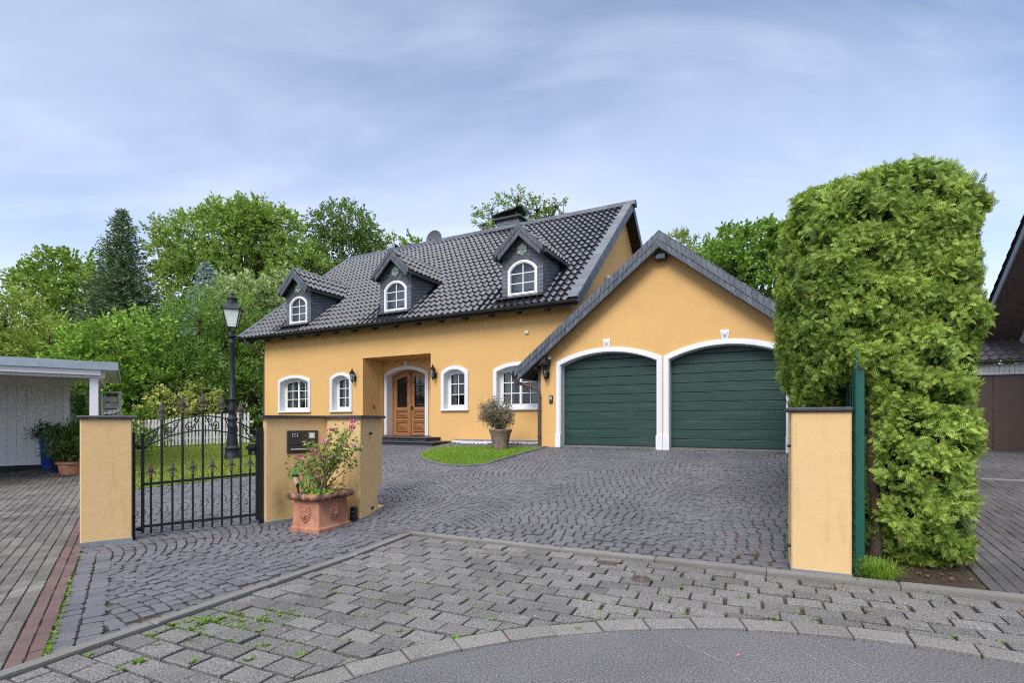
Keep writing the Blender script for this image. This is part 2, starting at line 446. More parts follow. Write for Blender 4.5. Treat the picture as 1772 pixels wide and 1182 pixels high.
# ---- ground sheet reaching the horizon
xs = sorted(set([-2500,-900,-300,-120,-60,-40,-30] + list(np.arange(-24,-9,.6).round(3)) + list(np.arange(-9,9,.25).round(3)) + list(np.arange(9,24.1,.6).round(3)) + [30,40,60,120,300,900,2500]))
ys = sorted(set([-2500,-600,-120,-40,-15] + list(np.arange(-6,1.9,.6).round(3)) + list(np.arange(2,16,.25).round(3)) + list(np.arange(16,27.1,.6).round(3)) + [32,45,70,120,300,900,2500]))
v = [(x, y, g(x,y)-.016) for y in ys for x in xs]; nx = len(xs)
f = [(j*nx+i, j*nx+i+1, (j+1)*nx+i+1, (j+1)*nx+i) for j in range(len(ys)-1) for i in range(nx-1)]
tag(finish('ground', v, f, MT['ground']), kind='structure')
# ---- street: end of a cul-de-sac, asphalt disc with a border of pale stones
RC = (1.18, .05); RR = 3.50
arcp = [(RC[0]+RR*math.cos(t), RC[1]+RR*math.sin(t)) for t in np.linspace(-.25, PI+.25, 60)]
pl = [(14,-1.0)] + arcp[1:-1] + [(-12,-1.0),(-12,-14),(14,-14)]
m = MB(); m.plate(pl, [], lambda x,y: (x,y,0.0)); tag(m.build('street', MT['asphalt']), kind='structure')
ringst = []
k = 0
while True:
    t0 = -.25 + k*.33/RR; 
    if t0 > PI+.25: break
    t1 = t0 + .322/RR + random.uniform(-.002,.001); r0, r1 = RR+.004+random.uniform(0,.006), RR+.175
    ringst.append([(RC[0]+r*math.cos(t), RC[1]+r*math.sin(t)) for r, t in ((r0,t0),(r0,(t0+t1)/2),(r0,t1),(r1,t1),(r1,(t0+t1)/2),(r1,t0))])
    k += 1
tag(stones(ringst, 'street_edging', MT['paveredge'], lambda x,y: max(g(x,y),.0), top=.016, bev=.008, tilt=.004), kind='structure')
def scratch(pts, w):
    V = []
    P = [unp(*p) for p in pts]
    for (x0,y0),(x1,y1) in zip(P, P[1:]):
        n = 8; dx, dy = x1-x0, y1-y0; L = math.hypot(dx,dy); nx_, ny_ = -dy/L*w, dx/L*w
        for k in range(n):
            if random.random() < .25: continue
            a0, a1 = k/n, (k+1)/n; ww = random.uniform(.4,1.0)
            V.append([(x0+dx*a0-nx_*ww,y0+dy*a0-ny_*ww,.004),(x0+dx*a1-nx_*ww,y0+dy*a1-ny_*ww,.004),(x0+dx*a1+nx_*ww,y0+dy*a1+ny_*ww,.004),(x0+dx*a0+nx_*ww,y0+dy*a0+ny_*ww,.004)])
    return V
SV = scratch([(1165,1110),(1225,1135),(1300,1180)],.002)+scratch([(1400,1106),(1440,1128),(1500,1160)],.0025)+scratch([(1210,1128),(1260,1150)],.002)+scratch([(1385,1128),(1440,1158),(1470,1180)],.002)+scratch([(1010,1100),(1030,1112)],.002)
tag(quadmesh('road_scratches', np.array(SV), M('chalky_scratch', (.34,.34,.34), .9, .2, 60)), kind='structure')
# ---- parking bay of large grey pavers inside two kerb legs
K0 = (-1.25, 6.37); KX = (.909,-.418); KY = (-.418,-.909)
def KP(p, q): return (K0[0]+p*KX[0]+q*KY[0], K0[1]+p*KX[1]+q*KY[1])
bay = []
q = .10; row = 0
while q < 6.5:
    p = .07 - (.127 if row % 2 else 0) - .02
    while p < 9.2:
        p0, p1 = max(p, .06), p+.240
        if p1-p0 > .07:
            cx, cy = KP((p0+p1)/2, q+.075)
            P = rect(cx, cy, KX[0], KX[1], p1-p0, .150+random.uniform(-.006,.004), .004)
            if abs(cx) < 8 and cy > .2:
                d = math.hypot(cx-RC[0], cy-RC[1])
                if d > RR+.05:
                    n = ((cx-RC[0])/d, (cy-RC[1])/d)
                    P = clip_half(P, (RC[0]+n[0]*(RR+.192), RC[1]+n[1]*(RR+.192)), n)
                    bay.append(P)
        p += .255 + random.uniform(-.003,.004) + (random.random() < .25)*.012
    q += .171; row += 1
tag(stones(bay, 'parking_bay', MT['paver'], top=.014, bev=.007, dz=.004, tilt=.012, depth=.05), kind='structure')
# kerb stones
def kerb_run(p0, p1, axis):
    out = []; p = p0
    while p < p1:
        l = min(1.0, p1-p)
        c = [(p+.004,-.045),(p+l-.004,-.045),(p+l-.004,.045),(p+.004,.045)]
        out.append([KP(a,b) if axis == 0 else KP(b,a) for a,b in c]); p += l
    return out
tag(stones(kerb_run(-.045, 8.6, 0)+kerb_run(.05, 6.2, 1), 'kerb', MT['kerb'], top=.036, bev=.014, depth=.10, dz=.002, tilt=.003), kind='structure')
# ---- driveway of dark basalt setts laid in segmental arcs
E = (.8,.6); EN = (-.6,.8)                     # gate line and its depth direction
PL1 = (-4.97,5.89)
def redline(t): return (-2.86-.6*t, 3.12+.8*t) # right edge of the red strip
LW = [(-7.6,10.25),(-5.75,11.35),(-6.2,13.3),(-7.4,16.2)]
wl = W(-13.8,13.7); wr = W(-5.9,13.65)
drive = [KP(-.05,4.0), redline(.05), redline(8.4)] + LW + [W(-14.0,13.7), wr, W(-5.9,13.06), W(.55,13.06), W(.40,5.35), KP(4.6,-.05), KP(-.05,-.05)]
# crescent lawn beside the house
cres = [unp(*p) for p in ((945,774.5),(905,785),(872,795),(842,804),(815,807.5),(794,807.5),(770,805.5),(750,801.5),(735,796.5),(727,791),(731,785.5),(742,780.5),(757,775.5),(800,774),(860,775),(905,776))]
def gdir(x,y):  # driveway pattern frame
    return (x*CO+y*SI, -x*SI+y*CO)
setts = []
CW = 2.5; RA = CW/math.sqrt(2); d = .110
for col in range(-9, 4):
    cxl = col*CW + .35
    yy = -2.0 + (.06 if col % 2 else 0)
    while yy < 21:
        R = RA + random.uniform(-.01,.01); L = R*PI/2; ns = int(L/.122)
        ph0 = random.uniform(0,1)
        for i in range(-1, ns+1):
            t = -PI/4 + (i+ph0)*PI/2/ns
            if t < -PI/4-.01 or t > PI/4+.01: continue
            a = cxl + R*math.sin(t); b = yy + R*math.cos(t) - R*.8
            x, y = W(a, b)
            if not inside((x,y), drive) or inside((x,y), cres): continue
            px = (x/y)*F+886 if y > .5 else -999
            if px < -60 or px > 1850: continue
            tx, ty = W(math.cos(t), -math.sin(t))
            w = d*math.cos(t)
            setts.append(rect(x, y, tx, ty, L/ns-.010-random.uniform(0,.012), w-.008-random.uniform(0,.008), .008, .15))
        yy += d
# straight border rows along the red strip and the kerb
def keep(p, margin=0): return True
for r in range(2):
    t = .05
    while t < 3.05:
        x, y = redline(t); x += (.075+.138*r)*.8; y += (.075+.138*r)*.6
        setts.append(rect(x, y, -.6, .8, .128, .128, .006, .14)); t += .139
def near_border(c):
    x, y = c
    s = ((x+2.86)*.8 + (y-3.12)*.6); t = -(x+2.86)*.6+(y-3.12)*.8
    if t < 3.0 and s < .272: return True
    kp = (x-K0[0])*KX[0]+(y-K0[1])*KX[1]; kq = (x-K0[0])*KY[0]+(y-K0[1])*KY[1]
    if kq > -.48 and kq < .1 and kp > -.02 and kp < 4.9: return True
    if kp > -.20 and kp < .1 and kq > -.1: return True
    return False
nb = 2*len([1 for t in np.arange(.05,3.05,.139)])
main = [P for P in setts[:-nb] if not near_border((sum(p[0] for p in P)/len(P), sum(p[1] for p in P)/len(P)))]
setts = main + setts[-nb:]
for r in range(3):
    p = -.3 + .07*r
    while p < 4.75:
        x, y = KP(p, -.125-.135*r-.004)
        if inside((x,y), drive): setts.append(rect(x, y, KX[0], KX[1], .135, .112, .008, .15))
        p += .157 + random.uniform(-.006,.01)
q = .02
while q < 3.6:
    x, y = KP(-.125, q)
    if inside((x,y), drive): setts.append(rect(x, y, KY[0], KY[1], .12, .125, .007, .15))
    q += .134
tag(stones(setts, 'driveway', MT['basalt'], top=.003, bev=.006, dz=.003, tilt=.018), kind='structure')
# ---- neighbour's drive on the left: red edge strip, then weathered pavers
red = []
for r in range(2):
    t = -1.2 + .06*r
    while t < 9:
        x, y = redline(t); x -= (.044+.085*r)*.8; y -= (.044+.085*r)*.6
        red.append(rect(x, y, -.6, .8, .155, .078, .003)); t += .162
tag(stones(red, 'red_paver_strip', MT['paverred'], bev=.006, dz=.002, tilt=.006), kind='structure')
lp = []
for r in range(0, 74):
    t = -2.0 + (.1 if r % 2 else 0)
    while t < 14.5:
        x, y = redline(t); s = .228+.106*r; x -= s*.8; y -= s*.6
        px = (x/y)*F+886 if y > .8 else -999
        if px > -130: lp.append(rect(x, y, -.6, .8, .194, .098, .002))
        t += .20
tag(stones(lp, 'left_neighbour_drive', MT['paverleft'], bev=.005, dz=.002, tilt=.006), kind='structure')
# ---- neighbour's drive on the right
rp = []
for r in range(0, 82):
    a = 1.58 + r*.101; b = 3.2 + (.105 if r % 2 else 0)
    while b < 19.2:
        x, y = W(a, b); kq = (x-K0[0])*KY[0]+(y-K0[1])*KY[1]
        if kq < -.10 and y > 1 and x/y*F+886 < 1900: rp.append(rect(x, y, S_, C_, .203, .095, .002))
        b += .21
tag(stones(rp, 'right_neighbour_drive', MT['paverright'], bev=.006, dz=.0025, tilt=.006), kind='structure')
ch = [[W(a0+.005, 11.2), W(a0+.99, 11.2), W(a0+.99, 11.32), W(a0+.005, 11.32)] for a0 in range(2, 9)]
tag(stones(ch, 'drain_channel', MT['kerb'], top=.006), kind='structure')
# ---- lawns
leaf_grass = leaf('grass_blades', (.16,.22,.03), (.38,.42,.08), .3)
leaf_grass2 = leaf('clover_green_blades', (.11,.24,.02), (.30,.44,.05), .3)
MT['lawn'] = M('lawn_turf', (.085,.12,.022), .95, .25, 3, .6, 50, .1)
def sheet(name, poly, dz, mat):
    m = MB(); m.plate(poly, [], lambda x,y: (x,y,g(x,y)+dz)); return tag(m.build(name, mat), kind='structure')
lawnL = [redline(8.4)] + LW + [W(-14.2,13.7), W(-18.4,13.7), W(-24,17), (-22,24), (-20,18), (-12.7,14.7), redline(11.5)]
sheet('lawn', lawnL, .004, MT['lawn'])
sheet('lawn', cres, .010, MT['lawn'])
def blades(name, polys, n, h, w, mat, bb):
    V = []
    cnt = 0
    while cnt < n:
        x, y = random.uniform(bb[0],bb[1]), random.uniform(bb[2],bb[3])
        if not any(inside((x,y), p) for p in polys): continue
        cnt += 1
        a = random.uniform(0, 2*PI); hh = h*random.uniform(.5,1.3); l = random.uniform(-.6,.6)*hh; l2 = random.uniform(-.6,.6)*hh; z = g(x,y)
        ww = w*random.uniform(.7,1.3); c, s = math.cos(a)*ww, math.sin(a)*ww
        V.append([(x-c,y-s,z),(x+c,y+s,z),(x+c*.3+l,y+s*.3+l2,z+hh),(x-c*.3+l,y-s*.3+l2,z+hh)])
    return tag(quadmesh(name, np.array(V), mat), kind='stuff')
def bb(p): return (min(q[0] for q in p), max(q[0] for q in p), min(q[1] for q in p), max(q[1] for q in p))
cb = bb(cres)
tag(blades('grass', [cres], 26000, .045, .006, leaf_grass2, cb), 'short bright green grass of the small lawn by the flower pot', 'grass')
tag(blades('grass', [lawnL], 42000, .05, .010, leaf_grass, (-15,-4.5,9,19)), 'mown yellowish green grass behind the iron gate', 'grass')
# edging stones of the crescent, from the downpipe towards the drive
ed = []
for i in range(len(cres)-7):
    (x0,y0),(x1,y1) = cres[i], cres[i+1]; L = math.hypot(x1-x0,y1-y0); n = max(1,int(L/.17))
    for k in range(n):
        t = (k+.5)/n; ed.append(rect(x0+(x1-x0)*t, y0+(y1-y0)*t, (x1-x0)/L, (y1-y0)/L, L/n-.012, .09, .006, .12))
tag(stones(ed, 'lawn_edging', MT['basalt'], top=.035, bev=.012, depth=.08), kind='structure')
# white pebbles along the wall
pb = MB()
for i in range(900):
    a = random.choice((random.uniform(-9.15,-7.7), random.uniform(-9.15,-6.2))); b = 13.66 - abs(random.gauss(0,.11+.16*max(0,math.sin(a*2.1)))) - .02
    if b < 13.1: continue
    x, y = W(a,b); r = random.uniform(.012,.03)
    pb.ell((x,y,gab(a,b)+r*.5+random.uniform(0,.015)), (r*random.uniform(.8,1.3),r*random.uniform(.8,1.3),r*.75), 6, 4)
tag(pb.build('pebble_bed', MT['pebble'], None, 60), 'white pebbles heaped along the foot of the orange wall', 'pebbles', kind='stuff')
# weeds in the joints, petals, dead leaves
weedleaf = leaf('weed_leaves', (.08,.17,.014), (.20,.34,.035), .3)
V = []
def weed(x, y, r, n):
    for i in range(n):
        a = random.uniform(0,2*PI); d0 = random.uniform(0,r*.5); l = r*random.uniform(.5,1.1); w = l*random.uniform(.18,.32); cx, cy = x+d0*math.cos(a), y+d0*math.sin(a); z = g(cx,cy)+.006
        up = random.uniform(.15,1.0)*l; dx, dy = math.cos(a)*l, math.sin(a)*l; px, py = -math.sin(a)*w, math.cos(a)*w
        V.append([(cx,cy,z),(cx+dx*.5+px,cy+dy*.5+py,z+up*.7),(cx+dx,cy+dy,z+up*random.uniform(.6,1)),(cx+dx*.5-px,cy+dy*.5-py,z+up*.7)])
wp = [(300,1085,.10),(325,1080,.10),(350,1082,.12),(378,1075,.10),(340,1092,.1),(420,1078,.08),(450,1095,.08),(480,1070,.07),(505,1060,.06),(540,1055,.06),(520,1030,.05),
      (660,1072,.06),(690,1095,.08),(790,1108,.09),(820,1110,.07),(870,1030,.06),(1060,1050,.06),(1100,1062,.07),(1180,1020,.06),(1235,1015,.06),(1000,1090,.06),(1175,1068,.08),
      (520,1140,.1),(430,1145,.09),(560,1120,.07),(240,1150,.1),(330,1150,.08),(150,1140,.08),(205,1165,.08),(400,1110,.09),(460,1120,.08),(116,1030,.07),(120,1010,.08),(125,995,.06),(110,1050,.05),(124,1132,.06),
      (1260,1082,.06),(1345,1076,.07),(1410,1076,.06),(1445,1072,.06),(1500,1062,.07),(1555,1055,.05),(1650,1105,.07),(1730,1115,.06),(1340,1002,.04),(1100,965,.04),(800,950,.04),(1368,936,.05),(960,940,.04),(230,1098,.07),(270,1120,.08),(590,1100,.05),(720,1040,.05),(640,1040,.05)]
for x, y, r in wp:
    X, Y = unp(x,y); weed(X, Y, r*.36, int(12+130*r))
# a mossy run of small weeds in the joints at lower left
for cxp, cyp, n in ((290,1092,26),(325,1082,34),(352,1080,34),(385,1074,20),(420,1086,16),(452,1078,18),(478,1066,18),(250,1108,14),(500,1072,12),(410,1108,12),(330,1104,14)):
    for i in range(n):
        X, Y = unp(cxp+random.gauss(0,13), cyp+random.gauss(0,5)); p = (X-K0[0])*KX[0]+(Y-K0[1])*KX[1]; q = (X-K0[0])*KY[0]+(Y-K0[1])*KY[1]
        if p < .08: continue
        if random.random() < .7: q = .10+round((q-.10)/.171)*.171-.010+random.gauss(0,.006)
        X, Y = KP(p,q); weed(X, Y, random.uniform(.010,.032), 7)
for i in range(420):
    p, q = random.uniform(.1,6), .09+.171*random.randint(0,17); X, Y = KP(p, q)
    if math.hypot(X-RC[0],Y-RC[1]) > RR+.15 and Y > 1: weed(X, Y, random.uniform(.008,.03), 6)
for i in range(120):
    t = random.random()**2*3; X, Y = redline(t); weed(X+.02, Y, random.uniform(.01,.03), 5)
tag(quadmesh('weeds', np.array(V), weedleaf), 'small green weeds growing in the joints of the grey pavers', 'weeds', kind='stuff')
petal = M('fallen_pink_petals', (.55,.10,.26), .7, .4, 60, isl=.4)
dead = M('dead_leaves', (.20,.085,.03), .9, .5, 60, isl=.5)
def litter(n, poly, bbx, smin, smax):
    V = []
    while len(V) < n:
        x, y = random.uniform(bbx[0],bbx[1]), random.uniform(bbx[2],bbx[3])
        if not inside((x,y), poly): continue
        a = random.uniform(0,2*PI); r = random.uniform(smin,smax); z = g(x,y)+.008
        V.append([(x+r*math.cos(a+k*PI/2)*(1 if k%2 else .6), y+r*math.sin(a+k*PI/2)*(1 if k%2 else .6), z+random.uniform(0,.012)) for k in range(4)])
    return np.array(V)
right = [W(-1.2,5.4), W(.3,5.4), W(.35,12.5), W(-2.0,12.5)]
tag(quadmesh('fallen_petals', np.concatenate([litter(130, right, bb(right), .008,.017), litter(45, [(-4,5.5),(-1,6.2),(-1.2,7.2),(-3.6,6.9)], (-4,-1,5.5,7.2), .009,.016), litter(22, [KP(.1,.1),KP(5,.1),KP(5,2),KP(.1,3)], bb([KP(.1,.1),KP(5,.1),KP(5,2),KP(.1,3)]), .008,.014)]), petal), 'pink petals scattered on the dark driveway setts', 'petals', kind='stuff')
tag(quadmesh('dead_leaves', np.concatenate([litter(260, drive, (-4.5,5.5,3,13.5), .006,.016), litter(200, right, bb(right), .006,.014), litter(260, [KP(.05,.05),KP(6,.05),KP(6,.32),KP(.05,.32)], bb([KP(.05,.05),KP(6,.05),KP(6,.32),KP(.05,.32)]), .005,.012)]), dead), 'brown leaf litter scattered on the driveway and along the kerb', 'leaf litter', kind='stuff')
# ------------------------------------------------------------------ the yellow house (facade frame a, b, z)
HB = 13.7; ZG = .78; AL, AR = -18.40, -5.25          # front wall plane, ground, wall ends
EB, EZ, TS = 13.2, 4.79, .815                          # eave line and roof slope
RB = 19.15; RZ = EZ + (RB-EB)*TS                      # ridge
VL, VR = -19.35, -4.86                                # verge ends
def rz(b): return EZ + (b-EB)*TS if b <= RB else RZ - (b-RB)*TS
house = thing('house', 'orange rendered house with black tiled roof, three dormers and two green garage doors', 'house', (-10.0, HB, ZG), TH)
WIN = [(-17.55,-15.75,2),(-14.72,-13.63,1),(-9.73,-8.69,1),(-7.78,-6.12,2)]
ZS0, ZSP, ZCR = 1.81, 3.04, 3.23; TW = .125
m = MB()
holes = [arch(a0+TW, a1-TW, ZS0+.03, ZSP-.09, ZCR-TW, 14) for a0,a1,n in WIN]
RA0, RA1, RZT, RD = -13.13, -10.16, 3.69, 14.82        # entrance recess
outer = [(AL,ZG-.3),(RA0,ZG-.3),(RA0,RZT),(RA1,RZT),(RA1,ZG-.3),(AR,ZG-.3),(AR,EZ+.35),(AL,EZ+.35)]
m.plate(outer, holes, lambda u,v: (u,HB,v))
m.add([(RA0,HB,ZG-.3),(RA0,RD,ZG-.3),(RA0,RD,RZT),(RA0,HB,RZT)], [(0,1,2,3)])
m.add([(RA1,HB,ZG-.3),(RA1,RD,ZG-.3),(RA1,RD,RZT),(RA1,HB,RZT)], [(0,1,2,3)])
m.add([(RA0,HB,RZT),(RA1,HB,RZT),(RA1,RD,RZT),(RA0,RD,RZT)], [(0,1,2,3)])
DA0, DA1 = -13.10, -11.08
dh = arch(DA0+.13, DA1-.13, .935, 3.13, 3.35, 16)
m.plate([(RA0,ZG-.3),(RA1,ZG-.3),(RA1,RZT),(RA0,RZT)], [dh], lambda u,v: (u,RD,v))
BB = 2*RB-HB
def gable(a): return [(a,HB,ZG-.3),(a,BB,ZG-.3),(a,BB,rz(BB)-.05),(a,RB,RZ-.12),(a,HB,EZ+.35)]
for a in (AL, AR): m.add(gable(a), [(0,1,2,3,4)])
m.add([(AL,BB,ZG-.3),(AR,BB,ZG-.3),(AR,BB,EZ+.35),(AL,BB,EZ+.35)], [(0,1,2,3)])
m.build('wall', MT['wall'], house)
m = MB(); m.box(-9.2, AR, HB-.02, HB+.05, ZG-.3, ZG+.10); m.build('plinth', MT['basegrey'], house)
# black room behind the windows so the glass reads deep
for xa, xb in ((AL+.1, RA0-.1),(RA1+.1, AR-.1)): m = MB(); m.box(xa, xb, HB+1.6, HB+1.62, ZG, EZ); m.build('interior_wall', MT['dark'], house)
def window(parent, a0, a1, z0, zs, zc, b, sashes, rows=3, cols=2, trim=.125, proud=.045, deep=.2, curtain=True, sill=True, label=None):
    """arched casement: frame with glazing bars; trim, sill, panes and curtain are its pieces"""
    n = 14
    o = arch(a0, a1, z0, zs, zc, n); i1 = arch(a0+trim, a1-trim, z0+.03, zs-.09*trim/.125, zc-trim, n)
    j0, j1 = a0+trim+.01, a1-trim-.01
    fb = b + deep
    def inset(d): return arch(a0+trim+d, a1-trim-d, z0+.03+d, zs-.09*trim/.125, zc-trim-d, n)
    fr = MB(); fr.ring(inset(-.01), inset(.065), fb, fb+.06)
    A0, A1 = a0+trim+.065, a1-trim-.065; B0 = z0+.03+.065; CZ = zc-trim-.065; SZ = zs-.09*trim/.125
    def top(a): return archz(A0, A1, SZ, CZ, min(A1,max(A0,a)))
    w = (A1-A0)/sashes
    for s in range(sashes):
        p0, p1 = A0+s*w, A0+(s+1)*w; k = .042
        if sashes > 1 and s > 0: fr.box(p0-.03, p0+.03, fb-.012, fb+.05, B0, top(p0)+.03)
        # sash stiles and rails
        fr.box(p0, p0+k, fb+.012, fb+.052, B0, top(p0+k/2)); fr.box(p1-k, p1, fb+.012, fb+.052, B0, top(p1-k/2)); fr.box(p0+k, p1-k, fb+.010, fb+.052, B0, B0+.07)
        pts = [p0+(p1-p0)*q/8 for q in range(9)]
        for q in range(8):
            x0,x1 = pts[q],pts[q+1]; fr.prism([(x0,fb+.011,top(x0)-.045),(x1,fb+.011,top(x1)-.045),(x1,fb+.011,top(x1)+.01),(x0,fb+.011,top(x0)+.01)],(0,.04,0))
        for c in range(1, cols):
            x = p0+k+(p1-p0-2*k)*c/cols; fr.box(x-.012, x+.012, fb+.015, fb+.042, B0+.07, top(x)-.02)
        zt = min(top(p0),top(p1)) + (.08 if sashes == 1 else .04)
        for r in range(1, rows):
            z = B0+.07+(zt-.03-B0-.07)*r/rows*1.0; fr.box(p0+k-.004, p1-k+.004, fb+.016, fb+.040, z-.012, z+.012)
    win = fr.build('window', MT['frame'], parent)
    t = MB(); t.ring(o, i1, b-proud, b+.01)
    oi = arch(a0+trim*.45, a1-trim*.45, z0+.014, zs-.04*trim/.125, zc-trim*.45, n)
    t.ring(oi, arch(a0+trim*.9, a1-trim*.9, z0+.027, zs-.08*trim/.125, zc-trim*.9, n), b-proud-.014, b-proud-.001)
    t.ring(inset(-.012), inset(-.001), b-proud+.004, fb-.001)
    t.build('trim', MT['white'], win)
    if sill: m = MB(); m.bbox(a0-.02, a1+.02, b-proud-.04, b-proud-.003, z0-.03, z0+.012, .008); m.build('sill', MT['white'], win)
    g_ = MB(); g_.plate(inset(.05), [], lambda u,v: (u,fb+.03,v)); g_.build('pane', MT['glass'], win)
    if curtain:
        c = MB()
        for s in (0,1):
            x0, x1 = (j0, j0+(j1-j0)*.28) if s == 0 else (j1-(j1-j0)*.28, j1)
            pts = [(x0+(x1-x0)*q/14, fb+.16+.018*math.sin(q*1.9)) for q in range(15)]
            c.add([(p[0],p[1],z0+.05) for p in pts]+[(p[0],p[1],zc) for p in pts], [(q,q+1,q+16,q+15) for q in range(14)])
        c.build('curtain', MT['curtain'], win)
    return win
for k, (a0,a1,n) in enumerate(WIN): window(house, a0, a1, ZS0, ZSP, ZCR, HB, n)
# entrance: double door, trim, keystone, steps
door = MB()
do = arch(DA0+.13, DA1-.13, .935, 3.13, 3.35, 16); di = arch(DA0+.20, DA1-.20, .95, 3.10, 3.28, 16)
fd = RD+.24
door.ring(do, di, fd, fd+.10)
D0, D1 = DA0+.20, DA1-.20; DC = (D0+D1)/2
def dtop(a): return archz(D0, D1, 3.10, 3.28, a)
frame = door.build('front_door', MT['oak'], house)
for s in (0,1):
    x0, x1 = (D0+.004, DC-.006) if s == 0 else (DC+.006, D1-.004); sw = .13
    L = MB()
    gx0, gx1 = x0+.15, x1-.15
    o = [(x0,.96),(x1,.96)] + [(x1+(x0-x1)*q/8, dtop(x1+(x0-x1)*q/8)-.005) for q in range(9)]
    gl = [(gx0,1.98),(gx1,1.98)] + [(gx1+(gx0-gx1)*q/6, dtop(gx1+(gx0-gx1)*q/6)-.17) for q in range(7)]
    p1_ = [(gx0-.03,1.56),(gx1+.03,1.56),(gx1+.03,1.86),(gx0-.03,1.86)]; p2_ = [(gx0-.03,1.05),(gx1+.03,1.05),(gx1+.03,1.46),(gx0-.03,1.46)]
    L.plate(o, [gl,p1_,p2_], lambda u,v: (u,fd+.02,v))
    for hpoly in (gl,p1_,p2_): L.ring([(u,v) for u,v in hpoly], [(u+(.012 if u < (x0+x1)/2 else -.012), v) for u,v in hpoly], fd+.008, fd+.06)
    leafo = L.build('door_leaf', MT['oak'], frame, 30)
    P = MB()
    for q in (p1_,p2_):
        (xa,za),(xb,zb) = q[0],q[2]; cx, cz = (xa+xb)/2,(za+zb)/2
        P.add([(xa,fd+.05,za),(xb,fd+.05,za),(xb,fd+.05,zb),(xa,fd+.05,zb)],[(0,1,2,3)])
        k = .055; P.ring([(xa+.02,za+.02),(xb-.02,za+.02),(xb-.02,zb-.02),(xa+.02,zb-.02)],[(xa+k,za+k),(xb-k,za+k),(xb-k,zb-k),(xa+k,zb-k)],fd+.015,fd+.05)
        hx, hz = (xb-xa)/2-k-.02, (zb-za)/2-k-.02
        base = [(cx-hx,fd+.049,cz-hz),(cx+hx,fd+.049,cz-hz),(cx+hx,fd+.049,cz+hz),(cx-hx,fd+.049,cz+hz)]
        if q is p2_: P.add(base+[(cx,fd+.005,cz)],[(0,1,4),(1,2,4),(2,3,4),(3,0,4)]); P.ell((cx,fd+.006,cz),(.02,.02,.02),8,6)
        else:
            tp = [(cx-hx*.7,fd+.022,cz-hz*.4),(cx+hx*.7,fd+.022,cz-hz*.4),(cx+hx*.7,fd+.022,cz+hz*.4),(cx-hx*.7,fd+.022,cz+hz*.4)]; P.loft([base,tp])
    P.build('panel', MT['oakdk'], frame)
    G = MB(); G.plate(gl, [], lambda u,v: (u,fd+.055,v)); G.build('pane', MT['glass'], frame)
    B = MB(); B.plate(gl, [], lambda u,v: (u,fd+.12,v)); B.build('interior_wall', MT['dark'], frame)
    I = MB(); cx = (gx0+gx1)/2; hw = (gx1-gx0)/2
    for zc_ in (2.16,2.44,2.72):
        for sg in (-1,1):
            for up in (-1,1):
                pts = []
                for t in np.linspace(0, 2.6*PI, 22):
                    r = hw*.44*(1-t/(2.9*PI)); pts.append((cx+sg*(hw*.5+r*math.cos(t+PI*.5)), fd+.036, zc_+up*(.075+r*math.sin(t+PI*.5)*.9)))
                I.tube(pts, .008, 4)
        I.ell((cx,fd+.036,zc_),(.025,.012,.035),6,5)
    I.tube([(cx,fd+.036,1.98),(cx,fd+.036,3.05)], .009, 5)
    I.build('iron_grille', MT['blackmetal'], frame)
m = MB(); m.bbox(DC-.035,DC+.035,fd-.02,fd+.018,.97,3.24,.01); m.lathe([(.05,0),(.05,.05),(.03,.08)],(DC,fd,3.18),8); m.lathe([(.045,0),(.05,.1),(.035,.14)],(DC,fd,1.9),8); m.build('astragal', MT['oakdk'], frame)
m = MB(); m.box(DC+.06,DC+.10,fd+.003,fd+.018,1.86,2.02); m.tube([(DC+.08,fd+.01,1.96),(DC+.08,fd-.05,1.96),(DC+.17,fd-.05,1.955)],.011,6); m.ell((DC+.08,fd,1.88),(.018,.02,.018),6,5); m.build('handle', MT['blackmetal'], frame)
t = MB(); t.ring(arch(DA0,DA1,.935,3.22,3.48,16), arch(DA0+.13,DA1-.13,.935,3.13,3.35,16), RD-.05, RD+.01)
t.ring(arch(DA0+.05,DA1-.05,.936,3.19,3.43,16), arch(DA0+.12,DA1-.12,.936,3.14,3.36,16), RD-.066, RD-.051)
t.ring(arch(DA0+.12,DA1-.12,.937,3.135,3.36,16), arch(DA0+.135,DA1-.135,.937,3.13,3.345,16), RD-.046, fd-.001); t.build('trim', MT['white'], frame)
def keystone(parent, a, z0, b, w=.2, h=.22):
    k = MB(); o = [(a-w*.34,b-.03,z0),(a+w*.34,b-.03,z0),(a+w*.5,b-.03,z0+h),(a-w*.5,b-.03,z0+h)]
    k.prism(o, (0,.04,0)); i = [(a-w*.22,b-.031,z0+.03),(a+w*.22,b-.031,z0+.03),(a+w*.36,b-.031,z0+h-.03),(a-w*.36,b-.031,z0+h-.03)]
    k.add(i+[(a,b-.085,z0+h*.5)],[(0,1,4),(1,2,4),(2,3,4),(3,0,4)]); return k.build('keystone', MT['white'], parent)
keystone(frame, (DA0+DA1)/2, 3.50, RD, .16, .18)
m = MB(); m.bbox(-13.9,-9.25,12.55,HB+.02,ZG-.3,.775,.01); m.build('step', MT['capstone'], house)
m = MB(); m.bbox(-13.95,-9.20,12.50,HB-.01,.778,.815,.012); m.build('step_tread', MT['capstone'], house)
m = MB(); m.bbox(-13.5,-9.80,12.95,HB+.02,.816,.895,.008); m.build('step', MT['capstone'], house)
m = MB(); m.bbox(-13.55,-9.75,12.90,HB-.005,.898,.934,.012); m.box(RA0+.005,RA1-.005,HB-.004,RD+.3,.60,.930); m.build('step_tread', MT['capstone'], house)
m = MB(); m.bbox(-12.75,-11.3,14.0,14.75,.936,.952,.006); m.build('door_mat', M('coir_mat', (.25,.12,.06), .95, .3, 40, .6, 60), house)
